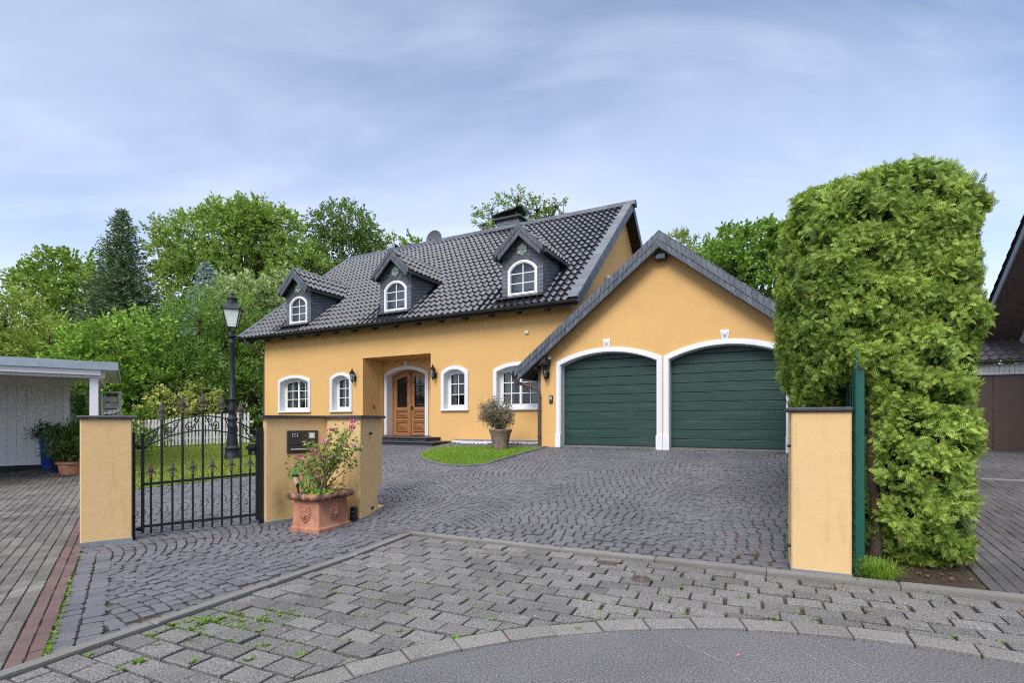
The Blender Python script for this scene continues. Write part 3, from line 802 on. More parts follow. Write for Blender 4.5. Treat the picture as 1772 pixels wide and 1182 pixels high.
# ---- main roof: glazed pantiles as real relief
def tiles(a0, a1, b0, b1, fz, back=False, pitch=.22, rows=None, seg=8, row=.345):
    L = math.hypot(b1-b0, fz(b1)-fz(b0)); rows = rows or int(round(L/row)); nc = int(round((a1-a0)/pitch)); pw = (a1-a0)/nc
    us = np.array([c*pw+pw*k/seg for c in range(nc) for k in range(seg)]+[nc*pw]); t = (us/pw) % 1
    prof = np.where(t < .48, .5-.5*np.cos(t/.48*2*PI), 0)*.056 + np.where(t >= .48, -.012*np.sin((t-.48)/.52*PI), 0)
    db, dzv = (b1-b0)/L, (fz(b1)-fz(b0))/L; nb, nz = -dzv, db
    if nz < 0: nb, nz = -nb, -nz
    V = []; Fc = []; n = len(us)
    jit_ = [[random.gauss(0,.0035) for c in range(nc+1)] for r in range(rows)]
    for r in range(rows):
        s0, s1 = L*r/rows+random.gauss(0,.004), min(L, L*(r+1)/rows+.03)
        for s, lift, flat in ((s0,.004,0),(s0,.048,1),(s0+.012,.048,1),(s1,.004,1)):
            for iu, (u, p) in enumerate(zip(us, prof)):
                h = lift+jit_[r][(iu+seg//2)//seg]*flat+p*flat*(1.0 if lift > .01 else .9)
                if r > 0 and flat == 0: h = p*.7
                V.append((a0+u, b0+db*s+nb*h, fz(b0)+dzv*s+nz*h))
        k = r*4*n
        for q in range(3):
            for i in range(n-1): Fc.append((k+q*n+i, k+q*n+i+1, k+(q+1)*n+i+1, k+(q+1)*n+i))
    return V, Fc
V, Fc = tiles(VL+.25, VR-.28, EB-.03, RB-.05, rz)
roof = finish('roof', V, Fc, MT['tile'], house, 50)
# slab, back slope and soffit
m = MB()
m.prism([(VL+.02,EB,EZ-.03),(VL+.02,RB,RZ-.03),(VL+.02,2*RB-EB,EZ-.03),(VL+.02,2*RB-EB,EZ-.17),(VL+.02,RB,RZ-.20),(VL+.02,EB,EZ-.17)], (VR-VL-.04,0,0))
m.build('soffit', MT['darkwood'], roof)
V, Fc = tiles(VL+.25, VR-.28, 2*RB-EB+.03, RB+.05, rz, seg=4); finish('back_slope', V, Fc, MT['tile'], roof, 50)
m = MB()
a = VL+.25; k = 0
while a < VR-.2:
    m.prism([(a,RB-.20,RZ-.10),(a,RB-.17,RZ+.055),(a,RB,RZ+.13),(a,RB+.17,RZ+.055),(a,RB+.20,RZ-.10)], (.345,0,0)); a += .35
m.build('ridge_cap', MT['slate'], roof)
# verges: rows of small slates on top and on the edge
def slates_strip(mb, p0, p1, down, out, h, n, w=1.1, th=.012, curve=True, gap=.014):
    """n slates from p0 to p1 with scalloped ends; 'down' is the course direction, 'out' the face normal"""
    p0, p1, down, out = Vector(p0), Vector(p1), Vector(down).normalized(), Vector(out).normalized()
    d = (p1-p0)/n; e = d.normalized(); pw = d.length; qs = np.linspace(0, PI/2, 7)
    for i in range(n):
        if curve: R = pw*w; pts = [(i*pw-pw+gap+R*math.cos(q), h*math.sin(q)) for q in qs] + [(i*pw+R*math.cos(q), h*math.sin(q)) for q in reversed(qs)]
        else: pts = [(i*pw+gap,0),(i*pw+gap,h),(i*pw+pw,h),(i*pw+pw,0)]
        t0 = random.uniform(.4,1.0)*th; poly = []
        for u, v_ in pts:
            u = min(max(u, 0), n*pw); poly.append(tuple(p0+e*u+down*v_+out*(t0+th*.7*(u/pw-i))))
        mb.prism(poly, tuple(out*-th))
cosr = 1/math.hypot(1,TS); sl = Vector((0,cosr,TS*cosr)); nrm = Vector((0,-TS*cosr,cosr))
def verge(parent, a_in, a_out, sgn):
    q = MB()
    pE, pR = Vector((0,EB-.03,EZ)), Vector((0,RB,RZ))
    # top face course, laid across the edge
    pe = pE+nrm*.06; pr = pR+nrm*.06
    slates_strip(q, pe+Vector((a_out,0,0)), pr+Vector((a_out,0,0)), (a_in-a_out,0,0), nrm, abs(a_in-a_out), 50, 1.3, .014, False, .018)
    slates_strip(q, pe+Vector((a_out,0,0)), pr+Vector((a_out,0,0)), -nrm, (sgn,0,0), .27, 50, 1.3, .014, False, .022)
    # back half
    n2 = Vector((0,TS*cosr,cosr)); pb = Vector((0,2*RB-EB+.03,EZ))
    slates_strip(q, pb+n2*.06+Vector((a_out,0,0)), pR+n2*.06+Vector((a_out,0,0)), (a_in-a_out,0,0), n2, abs(a_in-a_out), 30, 1.3, .012, False)
    slates_strip(q, pb+n2*.06+Vector((a_out,0,0)), pR+n2*.06+Vector((a_out,0,0)), -n2, (sgn,0,0), .27, 58, 1.3, .012, False)
    return q.build('verge_slates', MT['slate'], parent)
verge(roof, VR-.30, VR, 1); verge(roof, VL+.27, VL, -1)
m = MB()   # rafter tails and gutter
a = VL+.6
while a < VR-.3:
    m = MB(); m.prism([(a,EB+.03,EZ-.17),(a,HB-.01,EZ+.16),(a,HB-.01,EZ+.05),(a,EB+.16,EZ-.225),(a,EB+.05,EZ-.225)], (.11,0,0)); m.build('rafter_tail', MT['darkwood'], roof); a += .92
def gutter(parent, a0, a1, b, z, r=.065):
    q = MB(); pr = [(b+r*math.cos(t), z+r*math.sin(t)) for t in np.linspace(PI, 2*PI, 9)]; pr += [(x*.9+b*.1, y*.9+z*.1) for x,y in reversed(pr)]
    q.loft([[(a0,x,y) for x,y in pr], [(a1,x,y) for x,y in pr]]); return q.build('gutter', MT['darkgutter'], parent, 40)
gt = gutter(roof, VL-.02, VR+.02, EB-.09, EZ-.03)
m = MB(); m.tube([(VL+.55,EB-.09,EZ-.09),(VL+.57,EB-.07,EZ-.22),(AL-.12,HB-.12,EZ-.55),(AL-.06,HB+.02,EZ-.75),(AL-.06,HB+.02,ZG)], .045, 8); m.build('downpipe', MT['brownmetal'], gt, 40)
# ---- dormers
def dormer(ac):
    fb = 13.60; w = .675; zb = 5.12; ez = 6.42; pk = 7.21; hw = .83
    def back(z): return EB + (z-EZ)/TS
    m = MB()
    wa0, wa1, wz0, wzs, wzc = ac-.485, ac+.485, 5.20, 5.96, 6.23
    face = [(ac-w,zb-.1),(ac+w,zb-.1),(ac+w,ez),(ac,ez+w*.88),(ac-w,ez)]
    m.plate(face, [arch(wa0,wa1,wz0,wzs,wzc,14)], lambda u,v: (u,fb,v))
    d = m.build('dormer', MT['slatefront'], house)
    for s in (-1,1):
        c = MB(); x = ac+s*w
        c.add([(x,fb,zb-.1),(x,back(zb-.1)+.1,zb-.1),(x,back(ez)+.15,ez),(x,fb,ez)],[(0,1,2,3)]); c.build('cheek', MT['slateside'], d)
    # window with white frame
    n = 14; fr = MB(); q = fb-.02
    fr.ring(arch(wa0,wa1,wz0,wzs,wzc,n), arch(wa0+.085,wa1-.085,wz0+.075,wzs-.04,wzc-.085,n), q, q+.12)
    fr.ring(arch(wa0+.03,wa1-.03,wz0+.025,wzs-.01,wzc-.03,n), arch(wa0+.06,wa1-.06,wz0+.05,wzs-.02,wzc-.06,n), q-.015, q-.001)
    i0, i1 = wa0+.075, wa1-.075; tz = lambda a: archz(i0,i1,wzs-.04,wzc-.075,a)
    fr.box(ac-.014, ac+.014, q+.05, q+.09, wz0+.06, tz(ac))
    for k in (1,2): z = wz0+.075+(wzc-wz0-.16)*k/3; fr.box(i0,i1,q+.052,q+.088,z-.013,z+.013)
    wn = fr.build('dormer_window', MT['frame'], d)
    gl = MB(); gl.plate(arch(wa0+.06,wa1-.06,wz0+.05,wzs-.03,wzc-.06,n), [], lambda u,v: (u,q+.07,v)); gl.build('pane', MT['glass'], d)
    ib = MB(); ib.add([(ac-w+.02,fb+.32,zb-.1),(ac+w-.02,fb+.32,zb-.1),(ac+w-.02,fb+.32,ez),(ac-w+.02,fb+.32,ez)],[(0,1,2,3)])
    ib.build('interior_wall', MT['roomgrey'], d)
    # ring of slates round the arch and along the front edges
    sl_ = MB()
    ar = arch(wa0-.02,wa1+.02,wz0,wzs+.02,wzc+.02,16)[2:]
    for k in range(len(ar)-1):
        (x0,z0),(x1,z1) = ar[k],ar[k+1]; nx_,nz_ = -(z1-z0),(x1-x0); L = math.hypot(nx_,nz_); nx_,nz_ = (-nx_/L,-nz_/L)
        if nz_ < 0 and abs(nx_) < .2: nx_,nz_ = -nx_,-nz_
        p = [(x0,fb-.004-.008*(k%2),z0),(x1,fb-.006,z1),(x1+nx_*.14,fb-.018,z1+nz_*.14),(x0+nx_*.14,fb-.024,z0+nz_*.14)]
        sl_.prism(p,(0,.006,0))
    for sx in (-1,1):
        for zz in np.arange(zb-.02, ez-.25, .115): sl_.prism([(ac+sx*w,fb-.004,zz+.15),(ac+sx*w,fb-.018,zz),(ac+sx*(w-.2),fb-.016,zz-.015),(ac+sx*(w-.2),fb-.004,zz+.135)],(0,.006,0))
    sl_.build('arch_slates', MT['slate'], d)
    # roof with deep slate-covered fascia
    rf = MB(); ob = fb-.26; t = .07
    for s in (-1,1):
        e_, p_ = (ac+s*hw, ez-.03), (ac, pk)
        rf.prism([(p_[0],ob,p_[1]),(e_[0],ob,e_[1]),(e_[0],ob,e_[1]-t),(p_[0],ob,p_[1]-t)] if s > 0 else [(e_[0],ob,e_[1]),(p_[0],ob,p_[1]),(p_[0],ob,p_[1]-t),(e_[0],ob,e_[1]-t)], (0,back(pk)-ob+.3,0))
    rf.build('dormer_soffit', MT['darkwood'], d)
    V = []; Fc = []
    for s in (-1,1):
        slope = (pk-ez+.03)/hw
        v1, f1 = tiles(0, back(pk)-ob+.12, 0, hw, lambda x: -slope*x, pitch=.235, rows=3, seg=6)
        # tiles() lays rows from b0 to b1; here rows run from eave to ridge
        v1, f1 = tiles(0, back(pk)-ob+.12, hw, .02, lambda x: -slope*x, pitch=.235, rows=3, seg=6)
        k = len(V); V += [(ac+s*p[1], ob+.03+p[0], pk+.012+p[2]) for p in v1]; Fc += [tuple(i+k for i in q_) for q_ in f1]
    dr = finish('dormer_roof', V, Fc, MT['tile'], d, 50)
    m = MB(); y = ob
    while y < back(pk)-.1: m.prism([(ac-.10,y,pk-.03),(ac,y,pk+.085),(ac+.10,y,pk-.03)],(0,.30,0)); y += .31
    m.build('ridge_cap', MT['slate'], d)
    fa = MB(); bk = MB()
    for s in (-1,1):
        dv = Vector((-s*hw,0,pk-ez+.03)); L = dv.length; e = dv.normalized(); dn = Vector((-s*abs(e.z),0,-abs(e.x)))
        p0 = Vector((ac+s*(hw+.02),ob-.006,ez+.01)); p1 = Vector((ac,ob-.006,pk+.03))
        bk.prism([tuple(p0+Vector((0,.012,0))), tuple(p1+Vector((0,.012,0))), tuple(p1+Vector((0,.012,-.37))), tuple(p0+dn*.27+Vector((0,.012,0)))], (0,.05,0))
        slates_strip(fa, p0+dn*.145, p1+dn*.145, dn, (0,-1,0), .115, 9, 1.5, .010, True, .010)
        slates_strip(fa, p0-Vector((0,.014,0)), p1-Vector((0,.014,0)), dn, (0,-1.0,0), .130, 9, 1.5, .010, True, .010)
    fa.build('fascia_slates', MT['slate'], d); bk.build('fascia_board', MT['blackplastic'], d)
    gs = MB()
    for s in (-1,1): gs.box(ac+s*hw-.05, ac+s*hw+.05, ob+.02, back(ez)+.1, ez-.13, ez-.03)
    gs.build('gutter', MT['darkgutter'], d)
    r_ = MB()
    for k in range(6):
        t = k*PI/3+PI/6; c0 = (ac+.10*math.cos(t), 6.54+.10*math.sin(t))
        r_.prism([(c0[0]+.075*math.cos(t+q),fb-.03,c0[1]+.075*math.sin(t+q)) for q in np.linspace(0,2*PI,9)[:-1]], (0,.02,0))
    r_.build('rosette', MT['slatelt'], d)
    ap = MB(); ap.prism([(ac-w-.12,fb-.22,zb-.04),(ac+w+.05,fb-.22,zb-.04),(ac+w+.05,fb+.0,zb+.055),(ac-w-.12,fb+.0,zb+.055)],(0,0,.025)); ap.build('flashing', MT['darkgutter'], d)
for ac in (-16.30,-11.55,-6.74): dormer(ac)
# ---- chimney
cb, ca = 19.65, -10.25
m = MB(); m.box(ca-.52,ca+.52,cb-.4,cb+.4,RZ-.6,10.05); ch_ = m.build('chimney', MT['slatefront'], roof)
m = MB(); m.bbox(ca-.66,ca+.66,cb-.52,cb+.52,10.05,10.15,.02); m.build('chimney_cap', MT['darkgutter'], roof)
m = MB()
for x in (-.34,.34):
    for y in (-.25,.25): m.box(ca+x-.03,ca+x+.03,cb+y-.03,cb+y+.03,10.13,10.37)
m.box(ca-.2,ca+.2,cb-.2,cb+.2,10.13,10.25)
pts = [(ca-.78,10.35),(ca-.2,10.45),(ca+.3,10.49),(ca+.5,10.57),(ca+.68,10.53),(ca+.78,10.33)]
m.prism([(x,cb-.42,z) for x,z in pts]+[(x,cb-.42,z-.05) for x,z in reversed(pts)], (0,.84,0)); m.build('chimney_cowl', MT['blackplastic'], roof, 40)
# roof vent tile
m = MB(); vb = 18.3; va = -9.0; m.bbox(va-.09,va+.09,vb-.14,vb+.1,rz(vb)-.02,rz(vb)+.16,.03); m.build('roof_vent', MT['tile'], roof)
# ------------------------------------------------------------------ the garage wing
GB = 13.10; GL, GR = -5.92, .72; GA = -2.60; GP = 6.00; GS = .80; GV = 12.74
def gz(a): return GP - abs(a-GA)*GS
D = [(-5.447,-2.585),(-2.555,.28)]; T2 = .135; GSZ, GCZ = 3.075, 3.40
m = MB()
m.plate([(GL,ZG-.3),(GR,ZG-.3),(GR,gz(GR)-.12),(GA,GP-.12),(GL,gz(GL)-.12)], [arch(x0+T2,x1-T2,ZG-.28,GSZ-.1,GCZ-T2,20) for x0,x1 in D], lambda u,v: (u,GB,v))
for x in (GL,GR): m.add([(x,GB,ZG-.3),(x,21,ZG-.3),(x,21,gz(x)-.12),(x,GB,gz(x)-.12)],[(0,1,2,3)])
m.build('garage_wall', MT['wall'], house)
m = MB()
ov = 3.98; GEND = 24.0
for s in (-1,1):
    e_ = (GA+s*ov, gz(GA+ov)); p_ = (GA,GP)
    m.prism([(p_[0],GV,p_[1]),(e_[0],GV,e_[1]),(e_[0],GV,e_[1]-.14),(p_[0],GV,p_[1]-.16)][::s], (0,GEND-GV,0))
gr_ = m.build('garage_soffit', MT['darkwood'], house)
V = []; Fc = []
for s in (-1,1):
    v1, f1 = tiles(0, GEND-GV-.2, ov, .05, lambda x: -GS*x, rows=15, seg=4)
    k = len(V); V += [(GA+s*p[1], GV+.15+p[0], GP+.03+p[2]) for p in v1]; Fc += [tuple(i+k for i in q_) for q_ in f1]
finish('garage_roof', V, Fc, MT['tile'], house, 50)
fa = MB(); gbk = MB()
cg = 1/math.hypot(1,GS)
for s in (-1,1):
    e = Vector((-s*cg,0,GS*cg)); dn = Vector((-s*abs(e.z),0,-abs(e.x)))
    p0 = Vector((GA+s*(ov+.06),GV-.01,gz(GA+ov+.06)+.05)); p1 = Vector((GA,GV-.01,GP+.09))
    gbk.prism([tuple(p0+Vector((0,.012,0))), tuple(p1+Vector((0,.012,0))), tuple(p1+Vector((0,.012,-.40))), tuple(p0+dn*.292+Vector((0,.012,0)))], (0,.06,0))
    slates_strip(fa, p0+dn*.165, p1+dn*.165, dn, (0,-1,0), .125, 34, 1.5, .012, True, .011)
    slates_strip(fa, p0-Vector((0,.016,0)), p1-Vector((0,.016,0)), dn, (0,-1,0), .155, 34, 1.5, .012, True, .011)
    nn = Vector((s*GS*cg,0,cg)); slates_strip(fa, p0+nn*.012, p1+nn*.012, (0,1,0), nn, .25, 34, 1.3, .012, False)
gbk.build('verge_board', MT['blackplastic'], house)
fa.build('garage_verge_slates', MT['slate'], house)
m = MB(); y = GV
while y < GEND-.4: m.prism([(GA-.12,y,GP+.0),(GA,y,GP+.13),(GA+.12,y,GP+.0)],(0,.33,0)); y += .34
m.build('garage_ridge_cap', MT['slate'], house)
m = MB(); m.box(GL-.35,GL+.30,GB-.30,GB+.02,gz(GL)-.36,gz(GL)-.20); m.box(GL+.12,GL+.28,GB-.33,GB-.01,gz(GL)-.32,gz(GL)-.14); m.box(GL-.45,GL+.0,GV+.06,HB-.02,gz(GL)-.44,gz(GL)-.38); m.build('purlin_end', MT['darkwood'], house)
ge = gz(GA-ov)
q = MB(); r = .065; bx = GA-ov-.08
pr = [(bx+r*math.cos(t), ge-.02+r*math.sin(t)) for t in np.linspace(PI,2*PI,9)]; pr += [(x*.9+bx*.1, y*.9+(ge-.02)*.1) for x,y in reversed(pr)]
q.loft([[(x,GV-.02,y) for x,y in pr],[(x,HB+.3,y) for x,y in pr]]); gg = q.build('garage_gutter', MT['brownmetal'], house, 40)
m = MB(); dpx = GL-.02; dpb = GB-.055
m.tube([(bx,GV+.12,ge-.06),(bx,GV+.12,ge-.17),(bx+.06,GV+.15,ge-.27),(dpx-.14,dpb-.05,ge-.42),(dpx-.02,dpb,ge-.52),(dpx,dpb,ge-.65),(dpx,dpb,ZG-.02)], .048, 10)
for z in (1.0,1.75,2.1): m.tube([(dpx,dpb,z),(dpx,dpb,z+.04)], .056, 10)
m.build('downpipe', MT['brownmetal'], gg, 40)
# doors
for k, (x0,x1) in enumerate(D):
    i0, i1 = x0+T2, x1-T2; fb = GB+.25
    def zt(a): return archz(i0-.03, i1+.03, GSZ-.08, GCZ-T2+.03, min(i1+.03,max(i0-.03,a)))
    dm = MB(); nrow = 11; hrow = .235; NX = 28
    for r in range(nrow):
        za, zb_ = ZG-.02+r*hrow, ZG-.02+(r+1)*hrow
        prof = [(za,.018),(za+.006,.006),(za+.014,0),(zb_-.014,0),(zb_-.006,.006),(zb_,.018)]
        xs_ = np.linspace(i0-.03, i1+.03, NX+1)
        rings = []
        for z, dp in prof: rings.append([(x, fb+dp, min(z, zt(x))) for x in xs_])
        vv = [p for rg in rings for p in rg]; n = NX+1
        ff = [(q*n+i, q*n+i+1, (q+1)*n+i+1, (q+1)*n+i) for q in range(5) for i in range(NX) if not (vv[q*n+i][2] == vv[(q+1)*n+i][2] and vv[q*n+i+1][2] == vv[(q+1)*n+i+1][2])]
        dm.add(vv, ff)
    gd = dm.build('garage_door', MT['gdoor'], house)
    t = MB()
    t.ring(arch(x0,x1,ZG-.05,GSZ,GCZ,20), arch(x0+T2,x1-T2,ZG-.05,GSZ-.1,GCZ-T2,20), GB-.035, GB+.01)
    t.ring(arch(x0+.035,x1-.035,ZG-.049,GSZ-.025,GCZ-.035,20), arch(x0+T2-.01,x1-T2+.01,ZG-.049,GSZ-.092,GCZ-T2+.01,20), GB-.055, GB-.036)
    t.ring(arch(x0+.075,x1-.075,ZG-.048,GSZ-.05,GCZ-.075,20), arch(x0+T2-.012,x1-T2+.012,ZG-.048,GSZ-.088,GCZ-T2+.012,20), GB-.068, GB-.056)
    t.ring(arch(x0+T2-.012,x1-T2+.012,ZG-.047,GSZ-.088,GCZ-T2+.012,20), arch(x0+T2+.004,x1-T2-.004,ZG-.047,GSZ-.102,GCZ-T2-.004,20), GB-.03, fb+.012)
    t.build('trim', MT['white'], gd)
    for e in (0,1):
        xa = x0-.012 if e == 0 else x1-T2-.012
        if k == 0 and e == 1: xa = x1-T2-.014
        b_ = MB(); b_.box(xa, xa+T2+.024, GB-.085, GB-.002, ZG-.05, ZG+.32); b_.build('trim_base', MT['white'], gd)
    s_ = MB(); s_.box(i0, i1, fb-.04, fb+.03, ZG-.02, ZG+.035); s_.build('threshold', MT['blackplastic'], gd)
    keystone(gd, (x0+x1)/2, GCZ+.005, GB, .21, .21)
m = MB(); m.box(-5.45,.3,GB-.03,GB+.27,ZG-.04,ZG+.006); m.build('garage_sill', MT['kerb'], house)
# ------------------------------------------------------------------ things fixed to the house
def lantern(a, z, b, label):
    t = thing('wall_lantern', label, 'lantern', (a, b, z), TH, 'black lanterns on the orange walls')
    m = MB(); m.bbox(a-.045,a+.045,b-.025,b-.002,z-.16,z+.02,.01); m.tube([(a,b-.02,z-.12),(a,b-.08,z-.19),(a,b-.15,z-.2),(a,b-.16,z-.17)],.011,6); m.build('bracket', MT['blackmetal'], t)
    c = (a,b-.16,z); fr = MB()
    fr.lathe([(.0,-.26),(.018,-.24),(.012,-.20),(.05,-.16),(.055,-.145),(.05,-.14)], c, 8)
    fr.lathe([(.10,.10),(.105,.115),(.085,.14),(.05,.19),(.035,.20),(.04,.215),(.022,.235),(.012,.25),(.018,.27),(.010,.285),(.0,.33)], c, 6)
    for k in range(6):
        q = k*PI/3; fr.tube([(c[0]+.048*math.cos(q),c[1]+.048*math.sin(q),z-.145),(c[0]+.09*math.cos(q),c[1]+.09*math.sin(q),z+.105)],.006,4)
    fr.build('lantern_frame', MT['blackmetal'], t)
    g_ = MB(); g_.lathe([(.042,-.14),(.082,.10)], c, 6); g_.build('lantern_glass', MT['glass'], t)
    bl = MB(); bl.lathe([(.012,-.14),(.014,-.06),(.026,-.04),(.026,.02),(.0,.05)], c, 8); bl.build('bulb', MT['lampglass'], t)
lantern(A(615,HB), ZZ(615,652,HB), HB, 'black iron wall lantern left of the wooden front door')
lantern(A(754,HB), ZZ(754,646,HB), HB, 'black iron wall lantern between the front door and a narrow arched window')
lantern(A(948,GB), ZZ(948,645,GB), GB, 'black iron wall lantern at the left corner of the garage front')
def small(name, label, cat, a, b, z, fn):
    t = thing(name, label, cat, (a,b,z), TH); fn(t, a, b, z); return t
def cam_(t, a, b, z):
    m = MB(); m.bbox(a-.05,a+.05,b-.05,b-.001,z-.04,z+.05,.012); m.build('housing', MT['whiteplastic'], t, 30)
    m = MB(); m.ell((a+.03,b-.09,z-.01),(.045,.06,.045),10,7); m.build('camera_head', MT['whiteplastic'], t, 60)
small('security_camera', 'small white security camera above the garage wall lantern', 'camera', A(951,GB), GB, ZZ(951,620,GB), cam_)
def box_(t, a, b, z):
    m = MB(); m.bbox(a-.06,a+.06,b-.06,b-.001,z-.045,z+.045,.012); m.build('housing', MT['whiteplastic'], t, 30)
    m = MB(); m.bbox(a-.04,a+.04,b-.068,b-.061,z-.02,z+.02,.003); m.build('lens', MT['lampglass'], t)
small('motion_sensor', 'tiny white sensor box high on the orange house front under the eave', 'sensor', A(912,HB), HB, ZZ(912,575.5,HB), box_)
def key_(t, a, b, z):
    m = MB(); m.bbox(a-.055,a+.055,b-.04,b-.001,z-.12,z+.11,.02); m.build('housing', MT['anthracite'], t, 30)
    m = MB(); m.bbox(a-.035,a+.035,b-.052,b-.041,z-.02,z+.08,.004); m.build('keypad', MT['steel'], t)
small('keypad', 'grey keypad box on the wall left of the garage doors', 'keypad', A(954,GB), GB, ZZ(954,691,GB), key_)
def flood_(t, a, b, z):
    m = MB(); m.bbox(a-.05,a+.05,b-.10,b-.001,z-.05,z+.05,.01); m.build('bracket', MT['blackplastic'], t)
    m = MB(); m.bbox(a-.15,a+.12,b-.22,b-.11,z-.11,z+.07,.02); m.build('lamp_head', MT['blackplastic'], t, 30)
    m = MB(); m.bbox(a-.13,a+.10,b-.228,b-.221,z-.09,z+.03,.004); m.build('lamp_glass', MT['glass'], t)
small('floodlight', 'black floodlight under the peak of the garage gable', 'floodlight', GA+.02, GB, ZZ(1141,446,GB), flood_)
t = thing('gable_light', 'white domed lamp on the right gable wall of the house', 'light', (AR, 15.2, 6.0), TH)
uu = (1048-886)/F; bgl = AR*(-uu*C_ - S_ if False else 0); 
# intersect the pixel ray with the plane a = AR
dirv = AB(uu, 1.0); kk = AR/dirv[0] if abs(dirv[0]) > 1e-6 else 20
bgl = dirv[1]*kk; zgl = HC + (729-482)/F*kk
t.location = (W(AR,bgl)[0], W(AR,bgl)[1], zgl); OFF[t.name] = (AR,bgl,zgl)
m = MB(); m.bbox(AR+.001,AR+.05,bgl-.08,bgl+.08,zgl-.15,zgl+.05,.01); m.build('housing', MT['whiteplastic'], t)
m = MB(); m.ell((AR+.09,bgl,zgl-.03),(.10,.13,.13),12,8); m.build('lamp_dome', MT['whiteplastic'], t, 60)
m = MB(); va = A(655.5,HB+.5)
def bell_(t, a, b, z):
    m = MB(); m.prism([(a+.05*math.cos(q),b-.012,z+.05*math.sin(q)) for q in np.linspace(0,2*PI,13)[:-1]],(0,.011,0)); m.build('bell_plate', MT['blackmetal'], t)
    m = MB(); m.ell((a,b-.018,z),(.02,.012,.02),8,6); m.build('button', MT['steel'], t)
t = thing('door_bell', 'round black bell plate on the left side wall of the entrance recess', 'door bell', (RA0+.001, 14.2, 2.0), TH)
m = MB(); m.prism([(RA0+.002,14.25+.05*math.cos(q),1.97+.05*math.sin(q)) for q in np.linspace(0,2*PI,13)[:-1]],(.012,0,0)); m.build('bell_plate', MT['blackmetal'], t)
m = MB(); m.ell((RA0+.016,14.25,1.97),(.01,.018,.018),8,6); m.build('button', MT['steel'], t)
# satellite dish behind the ridge
sa, sb = -14.75, 20.3; sz = 10.2
t = thing('satellite_dish', 'dark round satellite dish showing above the roof ridge', 'satellite dish', (sa,sb,rz(sb)), TH)
m = MB(); m.tube([(sa,sb,rz(sb)-.1),(sa,sb,sz)],.03,8); m.build('mast', MT['darkgutter'], t)
m = MB()
rings = []
for r_ in (0.02,.2,.35,.46): rings.append([(sa+r_*math.cos(q), sb-.16+.5*r_*r_*(-1)+.1, sz+r_*math.sin(q)) for q in np.linspace(0,2*PI,25)[:-1]])
rings += [[(p[0],p[1]+.012,p[2]) for p in rg] for rg in reversed(rings)]
m.loft(rings); m.build('dish', M('dark_grey_dish', (.12,.125,.135), .5, .1, 5), t, 40)
m = MB(); m.tube([(sa,sb,sz-.44),(sa,sb-.45,sz-.1)],.012,6); m.ell((sa,sb-.47,sz-.08),(.04,.06,.04),8,6); m.build('receiver_arm', MT['darkgutter'], t)
# ------------------------------------------------------------------ frames for things turned their own way
def FR(X, Y, r): return (X*math.cos(r)+Y*math.sin(r), -X*math.sin(r)+Y*math.cos(r))
RG = math.atan2(.6,.8)                        # gate / left boundary frame
def at(name, label, cat, X, Y, z, r=0.0, group=None):
    x, y = FR(X, Y, r); t = thing(name, label, cat, (x,y,z), r, group); return t, x, y, z
def poly_prism(poly, z0, z1):
    m = MB(); m.prism([(x,y,z0) for x,y in poly], (0,0,z1-z0)); return m
def grow(poly, d):
    """offset a polygon outwards by d"""
    n = len(poly); out = []
    ar = sum(poly[i][0]*poly[(i+1)%n][1]-poly[(i+1)%n][0]*poly[i][1] for i in range(n)); sg = 1 if ar > 0 else -1
    for i in range(n):
        p, q, r = Vector(poly[i-1]), Vector(poly[i]), Vector(poly[(i+1)%n]); e1 = (q-p).normalized(); e2 = (r-q).normalized()
        n1 = Vector((e1.y,-e1.x))*sg; n2 = Vector((e2.y,-e2.x))*sg; k = n1+n2; k = k/max(.3,k.dot(n1)); out.append((q.x+k.x*d, q.y+k.y*d))
    return out
def stained(name, col, spots):
    m_ = plaster(name, col, .35); n = m_.node_tree.nodes; l = m_.node_tree.links; b = n['Principled BSDF']
    for c, r, sc_, amt, ns_ in spots:
        src = b.inputs['Base Color'].links[0].from_socket
        tc = n.new('ShaderNodeTexCoord'); mp_ = n.new('ShaderNodeMapping'); l.new(tc.outputs['Object'], mp_.inputs[0])
        mp_.inputs['Scale'].default_value = tuple(1/x for x in r); mp_.inputs['Location'].default_value = tuple(-x/y for x, y in zip(c, r))
        ln = n.new('ShaderNodeVectorMath'); ln.operation = 'LENGTH'; l.new(mp_.outputs[0], ln.inputs[0])
        mr = n.new('ShaderNodeMapRange'); mr.inputs[1].default_value = 1.0; mr.inputs[2].default_value = .1; l.new(ln.outputs['Value'], mr.inputs[0])
        no = n.new('ShaderNodeTexNoise'); no.inputs['Scale'].default_value = ns_; no.inputs['Detail'].default_value = 5; l.new(tc.outputs['Object'], no.inputs['Vector'])
        mu = n.new('ShaderNodeMath'); mu.operation = 'MULTIPLY'; l.new(mr.outputs[0], mu.inputs[0]); l.new(no.outputs['Fac'], mu.inputs[1])
        mu2 = n.new('ShaderNodeMath'); mu2.operation = 'MULTIPLY'; l.new(mu.outputs[0], mu2.inputs[0]); mu2.inputs[1].default_value = amt*1.6
        mx_ = n.new('ShaderNodeMix'); mx_.data_type = 'RGBA'; l.new(mu2.outputs[0], mx_.inputs[0]); l.new(src, mx_.inputs[6]); mx_.inputs[7].default_value = sc_+(1,)
        l.new(mx_.outputs[2], b.inputs['Base Color'])
    return m_
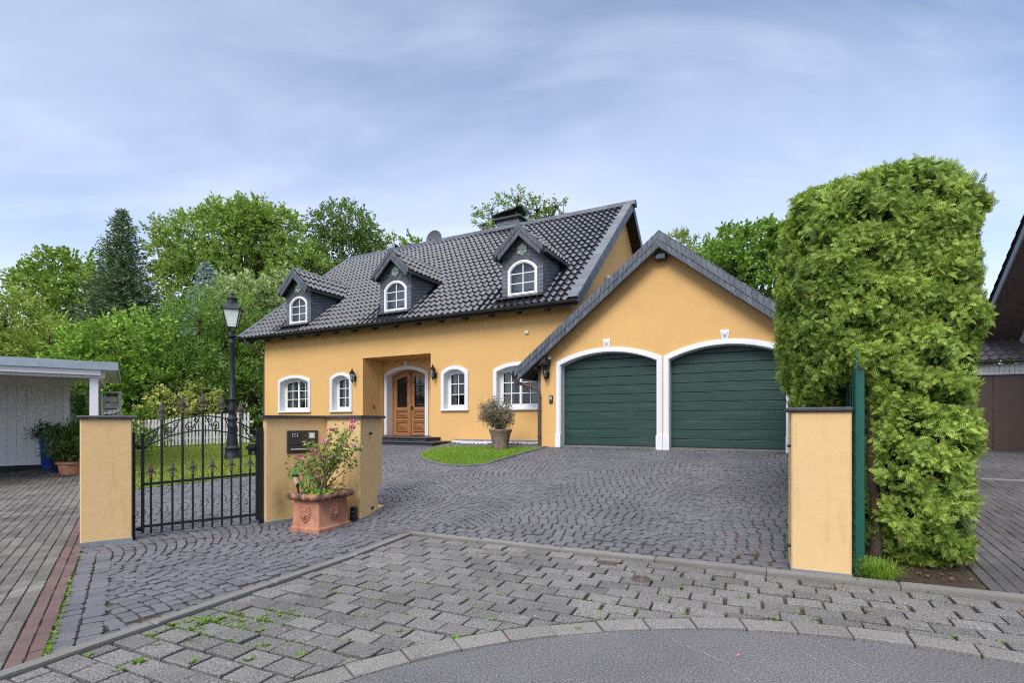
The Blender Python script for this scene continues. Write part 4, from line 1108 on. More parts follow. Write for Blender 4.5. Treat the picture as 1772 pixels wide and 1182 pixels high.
# ---- left pillar
t = thing('gate_pillar', 'ochre rendered gate pillar with a dark cap left of the iron gate', 'pillar', (-.2,7.87,-.03), RG)
pp = [(-.444,7.69),(.040,7.69),(.040,8.08),(-.444,8.08)]
b_ = MB(); b_.bbox(-.444,.040,7.69,8.08,.03,1.475,.012); b_.build('pillar_body', MT['wall2'], t)
poly_prism(grow(pp,.004), -.08, .045).build('pillar_base', MT['basegrey'], t)
m = MB(); m.bbox(-.474,.095,7.655,8.12,1.477,1.515,.010); m.build('cap', MT['capstone'], t)
t, x, y, z = at('mushroom_ornament', 'small grey stone mushroom cluster lying on the left pillar cap', 'ornament', PX(193,6.25), 6.25, 1.515, RG)
m = MB()
for dx, dy, r, h in ((-.06,.0,.025,.03),(-.01,-.03,.03,.038),(.035,.02,.026,.055),(.07,-.01,.020,.075),(-.02,.05,.022,.045)):
    m.lathe([(r*.45,0),(r*.35,h*.6),(r,h*.65),(r*.9,h*.85),(r*.4,h+.015),(.004,h+.02)], (x+dx,y+dy,1.513), 9)
m.build('mushrooms', MT['greystone'], t, 50)
# ---- middle wall with letterbox
RW = math.atan2(.777,.63)
GW = [(-3.52,7.24),(-3.34,6.96),(-2.78,7.66),(-2.13,7.20),(-2.01,7.93),(-2.62,8.50)]
t, wx, wy, wz = at('garden_wall', 'low angled ochre garden wall with a dark stone cap right of the iron gate', 'wall', -2.8, 7.6, -.0, RW)
def loc(P, r): return [FR(x,y,r) for x,y in P]
L1 = loc(GW, RW); L2 = loc([(-3.52,7.24),(-3.34,6.96),(-2.78,7.66),(-2.13,7.20),(-2.035,7.76),(-2.64,8.3)], RW); L3 = loc([(-3.52,7.24),(-3.34,6.96),(-2.78,7.66),(-2.13,7.20),(-1.995,7.96),(-2.62,8.5)], RW)
m = MB(); m.prism([(x,y,.46) for x,y in L1],(0,0,1.03)); m.prism([(x,y,.14) for x,y in L2],(0,0,.32)); m.prism([(x,y,.01) for x,y in L3],(0,0,.13)); m.build('wall_body', stained('stained_ochre_plaster', (.66,.45,.215), [
  ((FR(-3.34,6.96,RW)[0]+.20-wx, FR(-3.34,6.96,RW)[1]-wy, .34), (.16,.5,.34), (.20,.15,.05), .75, 9),
  ((FR(-3.34,6.96,RW)[0]+.305-wx, FR(-3.34,6.96,RW)[1]-wy, .91), (.014,.4,.10), (.16,.13,.11), .6, 30),
  ((FR(PX(640,7.55),7.5,RW)[0]-wx, FR(PX(640,7.55),7.5,RW)[1]-wy, 1.19), (.016,.4,.11), (.30,.10,.03), .8, 30)]), t)
poly_prism(grow(L3,.004), -.06, .075).build('wall_base', MT['basegrey'], t)
poly_prism(grow(L1,.045), 1.492, 1.53).build('cap', MT['capstone'], t)
for (px_,py_,Yk) in ((640,750,7.55),(643,878,7.62)):
    X, Z = PX(px_,Yk), PZ(py_,Yk); q = FR(X, Yk-.05, RW); m = MB(); m.tube([(q[0],q[1]+.06,Z),(q[0]+.0,q[1]-.02,Z)],.016,8); m.tube([(q[0]-.012,q[1]-.02,Z),(q[0]+.03,q[1]-.03,Z)],.02,6); m.build('hinge_pin', MT['blackmetal'], t)
p1 = FR(-3.34,6.96,RW)
def lbx(s): return p1[0]+s
LY = p1[1]
t, x, y, z = at('letterbox_panel', 'dark steel letterbox and intercom panel set into the ochre wall', 'letterbox', -3.34+.63*.52, 6.96+.777*.52, .99, RW)
m = MB(); m.bbox(lbx(.286),lbx(.760),LY-.012,LY+.02,.99,1.315,.006); m.build('front_plate', MT['anthracite'], t)
m = MB(); m.bbox(lbx(.345),lbx(.475),LY-.016,LY-.0125,1.21,1.275,.002); m.build('speaker_grille', MT['blackplastic'], t)
m = MB()
for i in range(3):
    for k in range(2):
        c = (lbx(.372+.035*i), 1.226+.032*k); m.tube([(c[0]+.014*math.cos(q),LY-.019,c[1]+.014*math.sin(q)) for q in np.linspace(.3,4.2,8)],.0025,4)
m.build('grille_ornament', MT['steel'], t)
m = MB(); m.bbox(lbx(.605),lbx(.705),LY-.02,LY-.0125,1.195,1.285,.004); m.build('bell_panel', MT['steel'], t)
m = MB(); m.bbox(lbx(.625),lbx(.685),LY-.025,LY-.0205,1.21,1.27,.004); m.build('bell_button', MT['whiteplastic'], t)
m = MB(); m.prism([(lbx(.555)+.009*math.cos(q),LY-.02,1.238+.009*math.sin(q)) for q in np.linspace(0,2*PI,9)[:-1]],(0,.008,0)); m.build('lock', M('brass',(.45,.3,.1),.35,.1,20,metal=.8), t)
m = MB(); m.bbox(lbx(.335),lbx(.70),LY-.035,LY-.0125,1.035,1.057,.004); m.build('flap_handle', MT['steel'], t)
m = MB(); m.box(lbx(.30),lbx(.745),LY-.0145,LY-.0122,1.115,1.119); m.build('flap_seam', MT['blackplastic'], t)
# ---- the iron gate
GT = 7.80
def sx(zx, T=GT):
    px_ = 220+zx*250/1094; u = (px_-886)/F; return (u*.8*T+.6*T)/(.8-.6*u)
gate = thing('garden_gate', 'closed black wrought iron gate with spear points and scrolls', 'gate', (.78,GT,0), RG)
s0, s1 = sx(118), sx(984)
def zl(s, z0, z1): return z0+(z1-z0)*(s-s0)/(s1-s0)
def barz(s, sag): t_ = (s-s0)/(s1-s0); return sag*4*t_*(1-t_)
m = MB(); m.bbox(s0-.018,s0+.018,GT-.018,GT+.018,.07,1.30,.003); m.bbox(s1-.018,s1+.018,GT-.018,GT+.018,.08,1.33,.003)
for za, zb in ((.145,.155),(.667,.72)): m.prism([(s0+.01,GT-.013,za-.016),(s1-.01,GT-.013,zb-.016),(s1-.01,GT-.013,zb+.016),(s0+.01,GT-.013,za+.016)],(0,.026,0))
m.build('gate_frame', MT['blackmetal'], gate)
def uparc(s): return zl(s,1.255,1.29) + barz(s,.245)
def loarc(s): return zl(s,1.115,1.145) + barz(s,.20)
for fn in (uparc, loarc):
    m = MB(); m.tube([(s,GT,fn(s)) for s in np.linspace(s0+.01,s1-.01,24)], .010, 6); m.build('arched_rail', MT['blackmetal'], gate, 60)
talls = [262,420,573,718,860]; shorts = [180,343,497,645,790,930]
def finial(m, s, z, k=1.0):
    m.lathe([(.013*k,-.01),(.020*k,.0),(.020*k,.012*k),(.012*k,.02*k),(.014*k,.035*k),(.024*k,.045*k),(.012*k,.06*k),(.012*k,.075*k),(.030*k,.095*k),(.024*k,.115*k),(.004*k,.20*k)], (s,GT,z), 8, 1, .6)
    for e in (-1,1): m.tube([(s+e*.008*k,GT,z+.07*k),(s+e*.03*k,GT,z+.085*k),(s+e*.045*k,GT,z+.07*k),(s+e*.047*k,GT,z+.05*k)],[.008*k,.010*k,.009*k,.006*k],5)
for zx in talls:
    s = sx(zx); zt_ = uparc(s)+.075; m = MB(); m.tube([(s,GT,.05),(s,GT,zt_)],.013,8); bar = m.build('bar', MT['blackmetal'], gate, 60)
    m = MB(); finial(m, s, zt_, 1.2); m.build('spear_point', MT['rustmetal'], bar, 40)
for zx in shorts:
    s = sx(zx); zt_ = zl(s,.69,.745)+.05; m = MB(); m.tube([(s,GT,.05),(s,GT,zt_)],.012,8); bar = m.build('bar', MT['blackmetal'], gate, 60)
    m = MB(); finial(m, s, zt_, .95); m.build('spear_point', MT['rustmetal'], bar, 40)
ed_ = [s0]+[sx(z) for z in talls]+[s1]
for i in range(6):
    a0, a1 = ed_[i]+.02, ed_[i+1]-.02; w = a1-a0; md = (a0+a1)/2; sg = 1 if i < 3 else -1
    def P_(f, h):
        s = a0+w*f if sg > 0 else a1-w*f; lo, hi = loarc(s)+.008, uparc(s)-.008; return (s, GT, lo+(hi-lo)*h)
    pts = []
    c1 = (.30,.42)
    for q in np.linspace(0, 3.4*PI, 30):
        r = .06+.30*(q/(3.4*PI)); pts.append(P_(c1[0]+r*.8*math.cos(q+2.2), c1[1]+r*1.15*math.sin(q+2.2)))
    for f, h in ((.62,.35),(.74,.55),(.84,.80),(.92,.97)): pts.append(P_(f, h))
    m = MB(); m.tube(pts, .007, 5)
    pts = []
    for q in np.linspace(0, 2.0*PI, 16):
        r = .05+.14*(q/(2*PI)); pts.append(P_(.72-r*.7*math.cos(q+.5), .78+r*1.1*math.sin(q+.5)))
    m.tube(pts, .006, 5); m.build('scroll', MT['blackmetal'], gate, 60)
for sp, za, zb in ((sx(42),-.02,1.31),(sx(1014),.0,1.36)):
    m = MB(); m.bbox(sp-.027,sp+.027,GT-.027,GT+.027,za,zb,.004); m.build('gate_post', MT['blackmetal'], gate)
for z in (.12,1.13): m = MB(); m.ell((s0-.035,GT,z),(.035,.028,.028),8,6); m.tube([(sx(42),GT,z),(s0,GT,z)],.012,6); m.build('hinge', MT['blackmetal'], gate, 50)
lx = sx(945); m = MB(); m.bbox(lx-.045,s1-.02,GT-.03,GT+.03,.985,1.135,.004); m.bbox(lx-.08,lx+.04,GT-.05,GT-.031,1.06,1.11,.006); lk = m.build('lock_case', MT['blackmetal'], gate)
m = MB(); m.tube([(lx+.0,GT-.05,1.09),(lx-.0,GT-.085,1.09),(lx-.095,GT-.085,1.085)],.011,6); m.build('handle', MT['blackmetal'], lk)
m = MB(); m.lathe([(.012,-.012),(.012,.012)],(lx+.01,GT-.033,1.015),8); m.build('keyhole', MT['steel'], lk)
# ---- terracotta planter with lion heads
RP = -math.radians(22.5); Cn = Vector((-2.45,6.485)); u1 = Vector((-.924,.383)); u2 = Vector((.383,.924)); pc = Cn+u1*.235+u2*.30; zg = g(pc.x,pc.y)
t, cx, cy, cz = at('terracotta_planter', 'square terracotta planter with lion heads and a mossy rim in front of the ochre wall', 'planter', pc.x, pc.y, zg, RP)
hx, hy = .235, .30
def rr(x, y, r, z, n=4):
    out = []
    for sx_, sy_, a0 in ((1,-1,-PI/2),(1,1,0),(-1,1,PI/2),(-1,-1,PI)):
        for k in range(n): q = a0+PI/2*k/(n-1); out.append((cx+sx_*(x-r)+r*math.cos(q), cy+sy_*(y-r)+r*math.sin(q), cz+z))
    return out
m = MB(); m.loft([rr(hx+.012,hy+.012,.02,-.03),rr(hx+.012,hy+.012,.02,.035),rr(hx-.006,hy-.006,.02,.05),rr(hx-.012,hy-.012,.02,.06),rr(hx-.028,hy-.028,.02,.39),rr(hx-.02,hy-.02,.02,.40)]); m.build('pot', MT['terracotta'], t, 40)
m = MB(); m.loft([rr(hx-.03,hy-.03,.03,.385),rr(hx+.02,hy+.02,.04,.395),rr(hx+.052,hy+.052,.06,.42),rr(hx+.056,hy+.056,.06,.45),rr(hx+.035,hy+.035,.05,.478),rr(hx-.005,hy-.005,.04,.485),rr(hx-.04,hy-.04,.03,.468),rr(hx-.05,hy-.05,.03,.43)]); m.build('rim', MT['mossyterra'], t, 60)
m = MB(); m.loft([rr(hx-.045,hy-.045,.03,.42),rr(hx-.045,hy-.045,.03,.445)]); m.build('soil', MT['soil'], t)
def lion(fn):
    """fn(u,v,w): u across, v up, w out of the face"""
    m = MB()
    def E(u,v,w,ru,rv,rw,n=9,mm=7):
        q = MB(); q.ell((0,0,0),(1,1,1),n,mm); m.add([fn(u+p[0]*ru, v+p[2]*rv, w+p[1]*rw) for p in q.v], q.f)
    for k in range(15):
        a = 2*PI*k/15; E(.075*math.cos(a), .02+.098*math.sin(a)-.01, .0, .022,.030,.020,6,5)
    for k in range(11):
        a = 2*PI*k/11+.2; E(.055*math.cos(a), .02+.075*math.sin(a), .008, .020,.026,.024,6,5)
    E(0,.015,.01,.055,.078,.030); E(0,.055,.022,.040,.024,.020); E(0,-.022,.030,.032,.028,.030); E(0,.012,.034,.013,.042,.022); E(0,-.008,.058,.016,.010,.010)
    for e in (-1,1): E(e*.024,.034,.034,.013,.008,.008,6,5); E(e*.028,.045,.032,.020,.008,.012,6,5); E(e*.018,-.03,.048,.016,.012,.014,6,5); E(e*.05,.082,.016,.016,.016,.014,6,5)
    E(0,-.062,.016,.030,.020,.020); E(0,-.095,.008,.022,.026,.014)
    return m
k = .018*.45
lion(lambda u,v,w: (cx+u*.95, cy-hy+.018-w*1.0, cz+.225+v)).build('lion_head', MT['mossyterra'] if False else MT['terracotta'], t, 60)
lion(lambda u,v,w: (cx+hx-.018+w*1.0, cy+u*1.05, cz+.225+v)).build('lion_head', MT['terracotta'], t, 60)
# rose bush
leafrose = leaf('rose_leaves', (0.085,0.155,0.031), (0.310,0.372,0.093), .3)
leafbig = leaf('big_green_leaves', (0.078,0.217,0.031), (0.155,0.372,0.062), .3)
pinkp = M('pink_rose_petals', (.62,.07,.24), .6, .25, 30, isl=.25, col2=(.75,.16,.36)); palep = M('pale_pink_petals', (.75,.33,.47), .6, .15, 30, isl=.15)
def petals(c, r, n=14):
    V = []
    for k in range(n):
        a = k*2.39996; tl = .25+1.1*(k/n); rr_ = r*(.35+.65*k/n)
        d = Vector((math.cos(a)*math.sin(tl), math.sin(a)*math.sin(tl), math.cos(tl))); p = Vector(c)+d*rr_*.35
        up = d.cross(Vector((-math.sin(a),math.cos(a),0))).normalized(); sd = Vector((-math.sin(a),math.cos(a),0))
        up = -up if up.z < 0 else up
        w = rr_*.55
        V.append([tuple(p-sd*w*.6), tuple(p+sd*w*.6), tuple(p+sd*w+up*w*1.1+d*w*.5), tuple(p-sd*w+up*w*1.1+d*w*.5)])
    return V
def diamonds(c, n, spread, l, w, drop=0):
    V = []
    for i in range(n):
        p = np.array(c)+rng.normal(0,1,3)*spread; u = rng.normal(0,1,3); u[2] = u[2]*.5-drop; u /= np.linalg.norm(u); q = np.cross(u, rng.normal(0,1,3)); q /= (np.linalg.norm(q)+1e-9); ll = l*random.uniform(.6,1.2); ww = w*random.uniform(.7,1.2)
        V.append([p, p+u*ll*.45+q*ww*.5, p+u*ll, p+u*ll*.45-q*ww*.5])
    return V
rt, rx, ry, rz_ = at('rose_bush', 'leggy rose bush with pink blooms growing in the terracotta planter', 'rose bush', pc.x, pc.y, zg+.44, 0)
flow = [(610,733,1,.05),(609,744,1,.05),(574,748,1,.045),(562,769,0,.055),(543,786,1,.055),(556,795,1,.045),(518,794,1,.04),(522,798,0,.035),(577,792,0,.03),(610,773,0,.035),(547,828,0,.04),(507,808,0,.025),(540,816,0,.025)]
stems = MB(); LV = []; P1_, P2_ = [], []
base = (pc.x+.02, pc.y, zg+.43)
def grow_to(X, Y, Z, r0=.009):
    b0 = (base[0]+random.uniform(-.04,.04), base[1]+random.uniform(-.05,.05), base[2]); n = 9; pts = []
    for i in range(n+1):
        f_ = i/n; k_ = f_**1.3; pts.append((b0[0]+(X-b0[0])*k_+random.gauss(0,.008), b0[1]+(Y-b0[1])*k_+random.gauss(0,.008), b0[2]+(Z-b0[2])*f_**.85))
    stems.tube(pts, [r0*(1-.65*i/n) for i in range(n+1)], 5); return pts
tips = []
for px_, py_, k_, r_ in flow:
    Y = pc.y+random.uniform(-.15,.15); X, Z = PX(px_,Y), PZ(py_,Y); pts = grow_to(X, Y, Z); tips.append(pts)
    quadmesh('bloom', np.array(petals((X,Y,Z), r_*1.6, 20)), pinkp if k_ else palep, rt)
    LV += diamonds((X,Y,Z-.05), 8, .03, .05, .03)
for px_, py_ in ((620,775),(600,790),(612,803),(590,758),(583,777),(565,785),(598,770),(530,800),(512,806),(535,772),(580,800),(595,748),(592,820),(610,840),(600,830),(550,775),(545,800),(570,765),(605,760)):
    Y = pc.y+random.uniform(-.2,.2); X, Z = PX(px_,Y), PZ(py_,Y); tips.append(grow_to(X, Y, Z, .008))
    if py_ < 812: LV += diamonds((X,Y,Z), 26, .045, .055, .034, .2)
for pts in tips:
    for q in pts[4:]:
        LV += diamonds(q, 5 if q[2] > zg+.75 else 1, .035, .055, .034, .2)
for i in range(10):
    a = random.uniform(-.4,1.2); grow_to(base[0]+.25*math.cos(a)*random.uniform(.5,1), base[1]+.2*math.sin(a), base[2]+random.uniform(.12,.3), .006)
stems.build('stems', MT['stem'], rt, 60); quadmesh('leaves', np.array(LV), leafrose, rt); 
BV = []; bs = MB()
bt, bx_, by_, bz_ = at('leafy_plant', 'broad-leaved green plant in the left corner of the terracotta planter', 'plant', pc.x-.16, pc.y-.1, zg+.44, 0)
for px_, py_ in ((520,812),(527,824),(520,834),(515,822),(535,835),(533,818),(522,838),(541,842),(545,850),(528,845),(536,808)):
    Y = pc.y-.12+random.uniform(-.08,.08); X, Z = PX(px_,Y), PZ(py_,Y); bs.tube([(pc.x-.15,pc.y-.08,zg+.43),(X+.03,Y,Z-.08),(X,Y,Z)],.005,4)
    a = random.uniform(0,2*PI); l = random.uniform(.09,.14); d_ = Vector((math.cos(a)*l, math.sin(a)*l*.5-.02, -.03)); s_ = Vector((-math.sin(a)*.5,.2,.8)).normalized()*l*.42; o = Vector((X,Y,Z))
    BV += [[tuple(o), tuple(o+d_*.4+s_), tuple(o+d_), tuple(o+d_*.45)],[tuple(o), tuple(o+d_*.45), tuple(o+d_), tuple(o+d_*.4-s_)]]
bs.build('stems', MT['stem'], bt); quadmesh('leaves', np.array(BV), leafbig, bt)
LV = []
for i in range(70):
    x = pc.x+u1.x*random.uniform(-.15,.18)+u2.x*random.uniform(-.22,.2); y = pc.y+u1.y*random.uniform(-.15,.18)+u2.y*random.uniform(-.22,.2); LV += diamonds((x,y,zg+.455+random.uniform(0,.04)), 5, .02, .045, .03)
tag(quadmesh('creeping_plant', np.array(LV), leaf('lime_creeper', (0.217,0.372,0.031), (0.434,0.589,0.078),.3)), 'lime green creeper covering the soil of the terracotta planter', 'ground cover', kind='stuff')
# solar spike light and the small black box by the planter
q = (PX(512,6.66), 6.66); t, x, y, z = at('solar_light', 'small black solar spike light leaning in the planter corner', 'garden light', q[0]+.01, q[1], zg+.44, 0)
m = MB(); m.tube([(x+.03,y,zg+.42),(x+.018,y,zg+.56)],.012,6); m.lathe([(.018,.0),(.024,.06)],(x+.012,y,zg+.55),8); m.build('spike', MT['blackplastic'], t)
m = MB(); m.loft([[(x+.005+r*math.cos(2*PI*k/10)-.02*f_,y+r*math.sin(2*PI*k/10),zg+.60+h) for k in range(10)] for r,h,f_ in ((.024,0,0),(.034,.10,1))]); m.build('lens', M('amber_lens',(.55,.42,.25),.2,.1,9), t)
m = MB(); m.loft([[(x-.015+r*math.cos(2*PI*k/10),y+r*math.sin(2*PI*k/10),zg+.70+h) for k in range(10)] for r,h in ((.042,0),(.044,.02),(.03,.03))]); m.build('cap', MT['blackplastic'], t)
q = unp(611,903); t, x, y, z = at('outdoor_socket', 'small black outdoor box standing between planter and ochre wall', 'socket box', q[0], q[1]+.03, g(*q), RP)
m = MB(); m.bbox(x-.045,x+.045,y-.03,y+.03,z,z+.20,.008); m.build('housing', MT['blackplastic'], t)
m = MB(); m.bbox(x-.032,x+.032,y-.036,y-.031,z+.05,z+.10,.002); m.build('front_cover', MT['anthracite'], t); m = MB(); m.bbox(x-.025,x+.025,y-.036,y-.031,z+.13,z+.145,.002); m.build('label_strip', MT['steel'], t)
# ---- right pillar, green fence
RR_ = math.atan2(-.19,.42)
p0 = FR(2.565,4.70,RR_); p1r = FR(2.99,4.505,RR_)
t = thing('gate_pillar', 'ochre rendered pillar with a dark cap beside the tall thuja hedge', 'pillar', (p0[0]+.23,p0[1]+.2,.05), RR_)
m = MB(); m.bbox(p0[0],p0[0]+.470,p0[1],p0[1]+.36,.06,1.535,.010); m.build('pillar_body', MT['wall2'], t)
m = MB(); m.box(p0[0]-.004,p0[0]+.474,p0[1]-.004,p0[1]+.364,-.03,.098); m.build('pillar_base', MT['basegrey'], t)
m = MB(); m.bbox(p0[0]-.035,p0[0]+.475,p0[1]-.035,p0[1]+.40,1.537,1.575,.010); m.build('cap', MT['capstone'], t)
m = MB(); m.tube([(p0[0]+.01,p0[1]+.03,.30),(p0[0]-.035,p0[1]+.03,.30)],.015,8); m.build('hinge_pin', MT['blackmetal'], t)
m = MB(); m.tube([(p0[0]+.01,p0[1]+.06,1.22),(p0[0]-.03,p0[1]+.06,1.22)],.013,8); m.build('hinge_pin', MT['blackmetal'], t)
fa_, fb_ = .655, 5.62
t = thing('wire_fence', 'green metal wire fence running into the thuja hedge behind the right pillar', 'fence', (fa_,fb_,.05), TH)
for k in range(4):
    b = fb_+k*2.4; m = MB(); m.bbox(fa_-.036,fa_+.036,b-.022,b+.022,gab(fa_,b)-.1,2.08+(gab(fa_,b)-.06 if k else 0),.006); m.build('post', MT['greenmetal'], t)
m = MB(); a_ = fa_-.062
for i in range(11): z = .15+i*.2; m.tube([(a_,fb_-.52 if False else fb_-.35,z),(a_,fb_+7,z+.45)],.004,4)
for i in range(60): b = fb_-.35+i*.12; m.tube([(a_+.006,b,.1+(b-fb_)*.064),(a_+.006,b,2.1+(b-fb_)*.064)],.003,4)
m.build('wire_panel', MT['greenmetal'], t)
# ---- valve covers in the paving
for (px_,py_,kind) in ((1050,977,0),(1110,1005,1)):
    X, Y = unp(px_,py_); z = g(X,Y)+.010; r = math.radians(-24.7)
    t, x, y, z = at('valve_cover', 'small rectangular iron valve cover set in the grey pavers' if kind == 0 else 'small round iron valve cover set in the grey pavers', 'valve cover', X, Y, z, r)
    m = MB()
    if kind == 0:
        m.bbox(x-.115,x+.115,y-.075,y+.075,z-.03,z+.004,.006); fr_ = m.build('frame', MT['rustmetal'], t); m = MB(); m.bbox(x-.095,x+.095,y-.055,y+.055,z+.0045,z+.010,.004)
        for k in range(4): m.box(x-.08+.045*k,x-.055+.045*k,y-.035,y+.035,z+.0103,z+.014)
        m.build('lid', MT['rustmetal'], t)
    else:
        m.lathe([(.085,-.03),(.095,.004),(.08,.006)],(x,y,z),20); m.build('frame', MT['rustmetal'], t); m = MB(); m.lathe([(.078,.0062),(.075,.012),(.0,.014)],(x,y,z),20)
        for k in range(3): m.tube([(x+(.02+.02*k)*math.cos(q_),y+(.02+.02*k)*math.sin(q_),z+.0145) for q_ in np.linspace(.3*k,2*PI-.6+.3*k,16)],.005,4)
        m.build('lid', MT['rustmetal'], t)
# ---- street lamp on the lawn
X, Y = unp(402,795); zb0 = g(X,Y); H = (795-517)/F*Y; k = H/4.44
t, x, y, z = at('street_lamp', 'old cast iron lamp post with a glazed lantern standing on the lawn', 'street lamp', X, Y, zb0, .35)
def LZ(py_): return PZ(py_, Y)
m = MB(); m.lathe([(.20,-.1),(.20,.14),(.185,.16),(.185,.30),(.20,.32),(.15,.38)], (x,y,z), 12); m.build('base', MT['lampmetal'], t, 40)
zz = lambda p: LZ(p)-z
m = MB(); m.lathe([(.15,.36),(.125,.7),(.115,zz(742)),(.13,zz(740)),(.13,zz(737)),(.10,zz(734)),(.10,zz(729)),(.14,zz(727)),(.15,zz(725)),(.09,zz(720)),(.09,zz(716)),(.115,zz(713)),(.12,zz(708)),(.08,zz(700)),(.075,zz(693)),(.10,zz(691)),(.075,zz(689)),(.065,zz(640)),(.058,zz(597)),(.075,zz(595)),(.075,zz(592)),(.055,zz(590)),(.06,zz(586)),(.115,zz(583)),(.115,zz(581)),(.05,zz(578)),(.05,zz(572))], (x,y,z), 14); m.build('pole', MT['lampmetal'], t, 40)
lb, lt_ = LZ(567), LZ(537)
m = MB()
for q_ in range(4):
    a = PI/4+q_*PI/2; m.tube([(x,y,LZ(577)),(x+.08*math.cos(a),y+.08*math.sin(a),LZ(574)),(x+.14*math.cos(a),y+.14*math.sin(a),lb)],.012,5)
    m.tube([(x+.16*math.cos(a),y+.16*math.sin(a),lb),(x+.30*math.cos(a),y+.30*math.sin(a),lt_)],.014,5)
    m.tube([(x+.16*math.cos(a),y+.16*math.sin(a),lb),(x+.16*math.cos(a+PI/2),y+.16*math.sin(a+PI/2),lb)],.013,5)
    m.tube([(x+.30*math.cos(a),y+.30*math.sin(a),lt_),(x+.30*math.cos(a+PI/2),y+.30*math.sin(a+PI/2),lt_)],.016,5)
    m.ell((x+.33*math.cos(a),y+.33*math.sin(a),lt_+.04),(.03,.03,.05),6,5)
lf = m.build('lantern', MT['lampmetal'], t)
m = MB(); m.lathe([(.35,0),(.34,.03),(.22,.13),(.15,.20)],(x,y,lt_),4,1,1,PI/4); m.lathe([(.13,.18),(.12,.30),(.15,.31),(.15,.33),(.08,.36),(.05,.40),(.035,.43),(.05,.46),(.0,.52)],(x,y,lt_),12); m.build('lantern_roof', MT['lampmetal'], lf, 40)
m = MB(); m.lathe([(.15,lb-z),(.285,lt_-z)],(x,y,z),4,1,1,PI/4); m.build('lantern_glass', MT['lampglass'], lf)
V = np.array(diamonds((x+.05,y-.25,z+.02), 70, .09, .30, .018)); V[:,:,2] = z+np.abs(V[:,:,2]-z); tag(quadmesh('tall_grass', V, leaf_grass2), 'tuft of tall uncut grass around the lamp post foot', 'grass tuft', kind='stuff')
# ---- picket fence behind the lawn
FY = 18.2
t = thing('picket_fence', 'weathered white picket fence across the back of the lawn', 'fence', (-11.2,FY,g(-11.2,FY)), 0)
x = -15.2; k_ = 0
while x < -9.25:
    zg_ = g(x,FY); h = 1.02+.13*sstep(-12.8,-9.8,x)+random.gauss(0,.012); lean = random.gauss(0,.008); w = .038
    m = MB(); pts = [(x-w,FY-.03,zg_+.06),(x+w,FY-.03,zg_+.06),(x+w+lean,FY-.03,zg_+h-.04),(x+w*.6+lean,FY-.03,zg_+h-.01),(x+lean,FY-.03,zg_+h),(x-w*.6+lean,FY-.03,zg_+h-.01),(x-w+lean,FY-.03,zg_+h-.04)]
    m.prism(pts,(0,.022,0)); m.build('picket', MT['pickets'], t); x += .122+random.gauss(0,.003); k_ += 1
for dz_ in (.30,.80): m = MB(); m.prism([(-15.3,FY-.005,g(-15.3,FY)+dz_-.04),(-9.2,FY-.005,g(-9.2,FY)+dz_-.04),(-9.2,FY-.005,g(-9.2,FY)+dz_+.04),(-15.3,FY-.005,g(-15.3,FY)+dz_+.04)],(0,.035,0)); m.build('rail', MT['pickets'], t)
for x in (-14.6,-12.7,-10.8): m = MB(); m.bbox(x-.05,x+.05,FY+.032,FY+.13,g(x,FY)-.1,g(x,FY)+.98,.008); m.build('post', MT['pickets'], t)
# ---- green fence post and mesh by the carport
X, Y = PX(187,15.6), 15.6; zb0 = g(X,Y)
t, x, y, z = at('mesh_fence', 'green mesh fence with a tall green post beside the carport', 'fence', X, Y, zb0, RG)
m = MB(); m.bbox(x-.06,x+.06,y-.04,y+.04,z,PZ(678,Y),.006); m.build('post', MT['greenmetal'], t)
m = MB()
for i in range(14): m.tube([(x-.9,y,z+.2+i*.15),(x-.06,y,z+.2+i*.15)],.006,4)
for i in range(9): m.tube([(x-.9+i*.1,y+.012,z+.1),(x-.9+i*.1,y+.012,z+2.15)],.006,4)
m.build('wire_panel', MT['greenmetal'], t)
# ---- carport
cs, ct = -.184, 15.09; zt0 = 2.81
t = thing('carport', 'white timber carport with a grey flat roof at the left edge', 'carport', (-3.5,17,g(-10,12)), RG)
m = MB(); m.box(cs-9,cs-.03,ct+.03,ct+5.2,zt0-.15,zt0-.03); m.build('roof', MT['felt'], t)
m = MB(); m.box(cs-9,cs,ct-.01,ct+.03,zt0-.175,zt0+.01); m.box(cs-.03,cs,ct+.031,ct+5.2,zt0-.175,zt0+.01); m.build('fascia', MT['zinc'], t)
m = MB(); m.box(cs-9,cs-.32,ct+.06,ct+.10,zt0-.30,zt0-.151); m.box(cs-9,cs-.035,ct+.101,ct+5.1,zt0-.19,zt0-.152); m.build('ceiling_boards', MT['white'], t)
m = MB(); m.box(cs-9,cs-.25,ct+.20,ct+.34,zt0-.36,zt0-.192); m.box(cs-.52,cs-.36,ct+.342,ct+5.0,zt0-.38,zt0-.192); m.box(cs-9,cs-1.0,ct+3.7,ct+3.83,zt0-.40,zt0-.192); m.build('beam', MT['white'], t)
m = MB(); m.bbox(cs-.525,cs-.365,ct+.19,ct+.35,g(-9.7,12)-.1,zt0-.37,.008); m.build('post', MT['white'], t)
m = MB(); m.bbox(cs-1.25,cs-1.12,ct+3.80,ct+3.93,g(-12,14.4)-.1,zt0-.37,.008); m.build('post', MT['white'], t)
m = MB(); x = cs-1.25-.19
while x > cs-9:
    m.bbox(x,x+.186,ct+3.86,ct+3.89,.26+ (x-cs)*.0, zt0-.40,.006); x -= .19
m.build('back_wall', MT['carportwall'], t)
m = MB(); m.box(cs-9,cs-1.26,ct+3.845,ct+3.859,.26,.40); m.build('skirting', MT['carportwall'], t)
m = MB(); m.box(cs-9,cs-1.2,ct+3.90,ct+4.0,-.1,.255); m.build('plinth', MT['dark'], t)
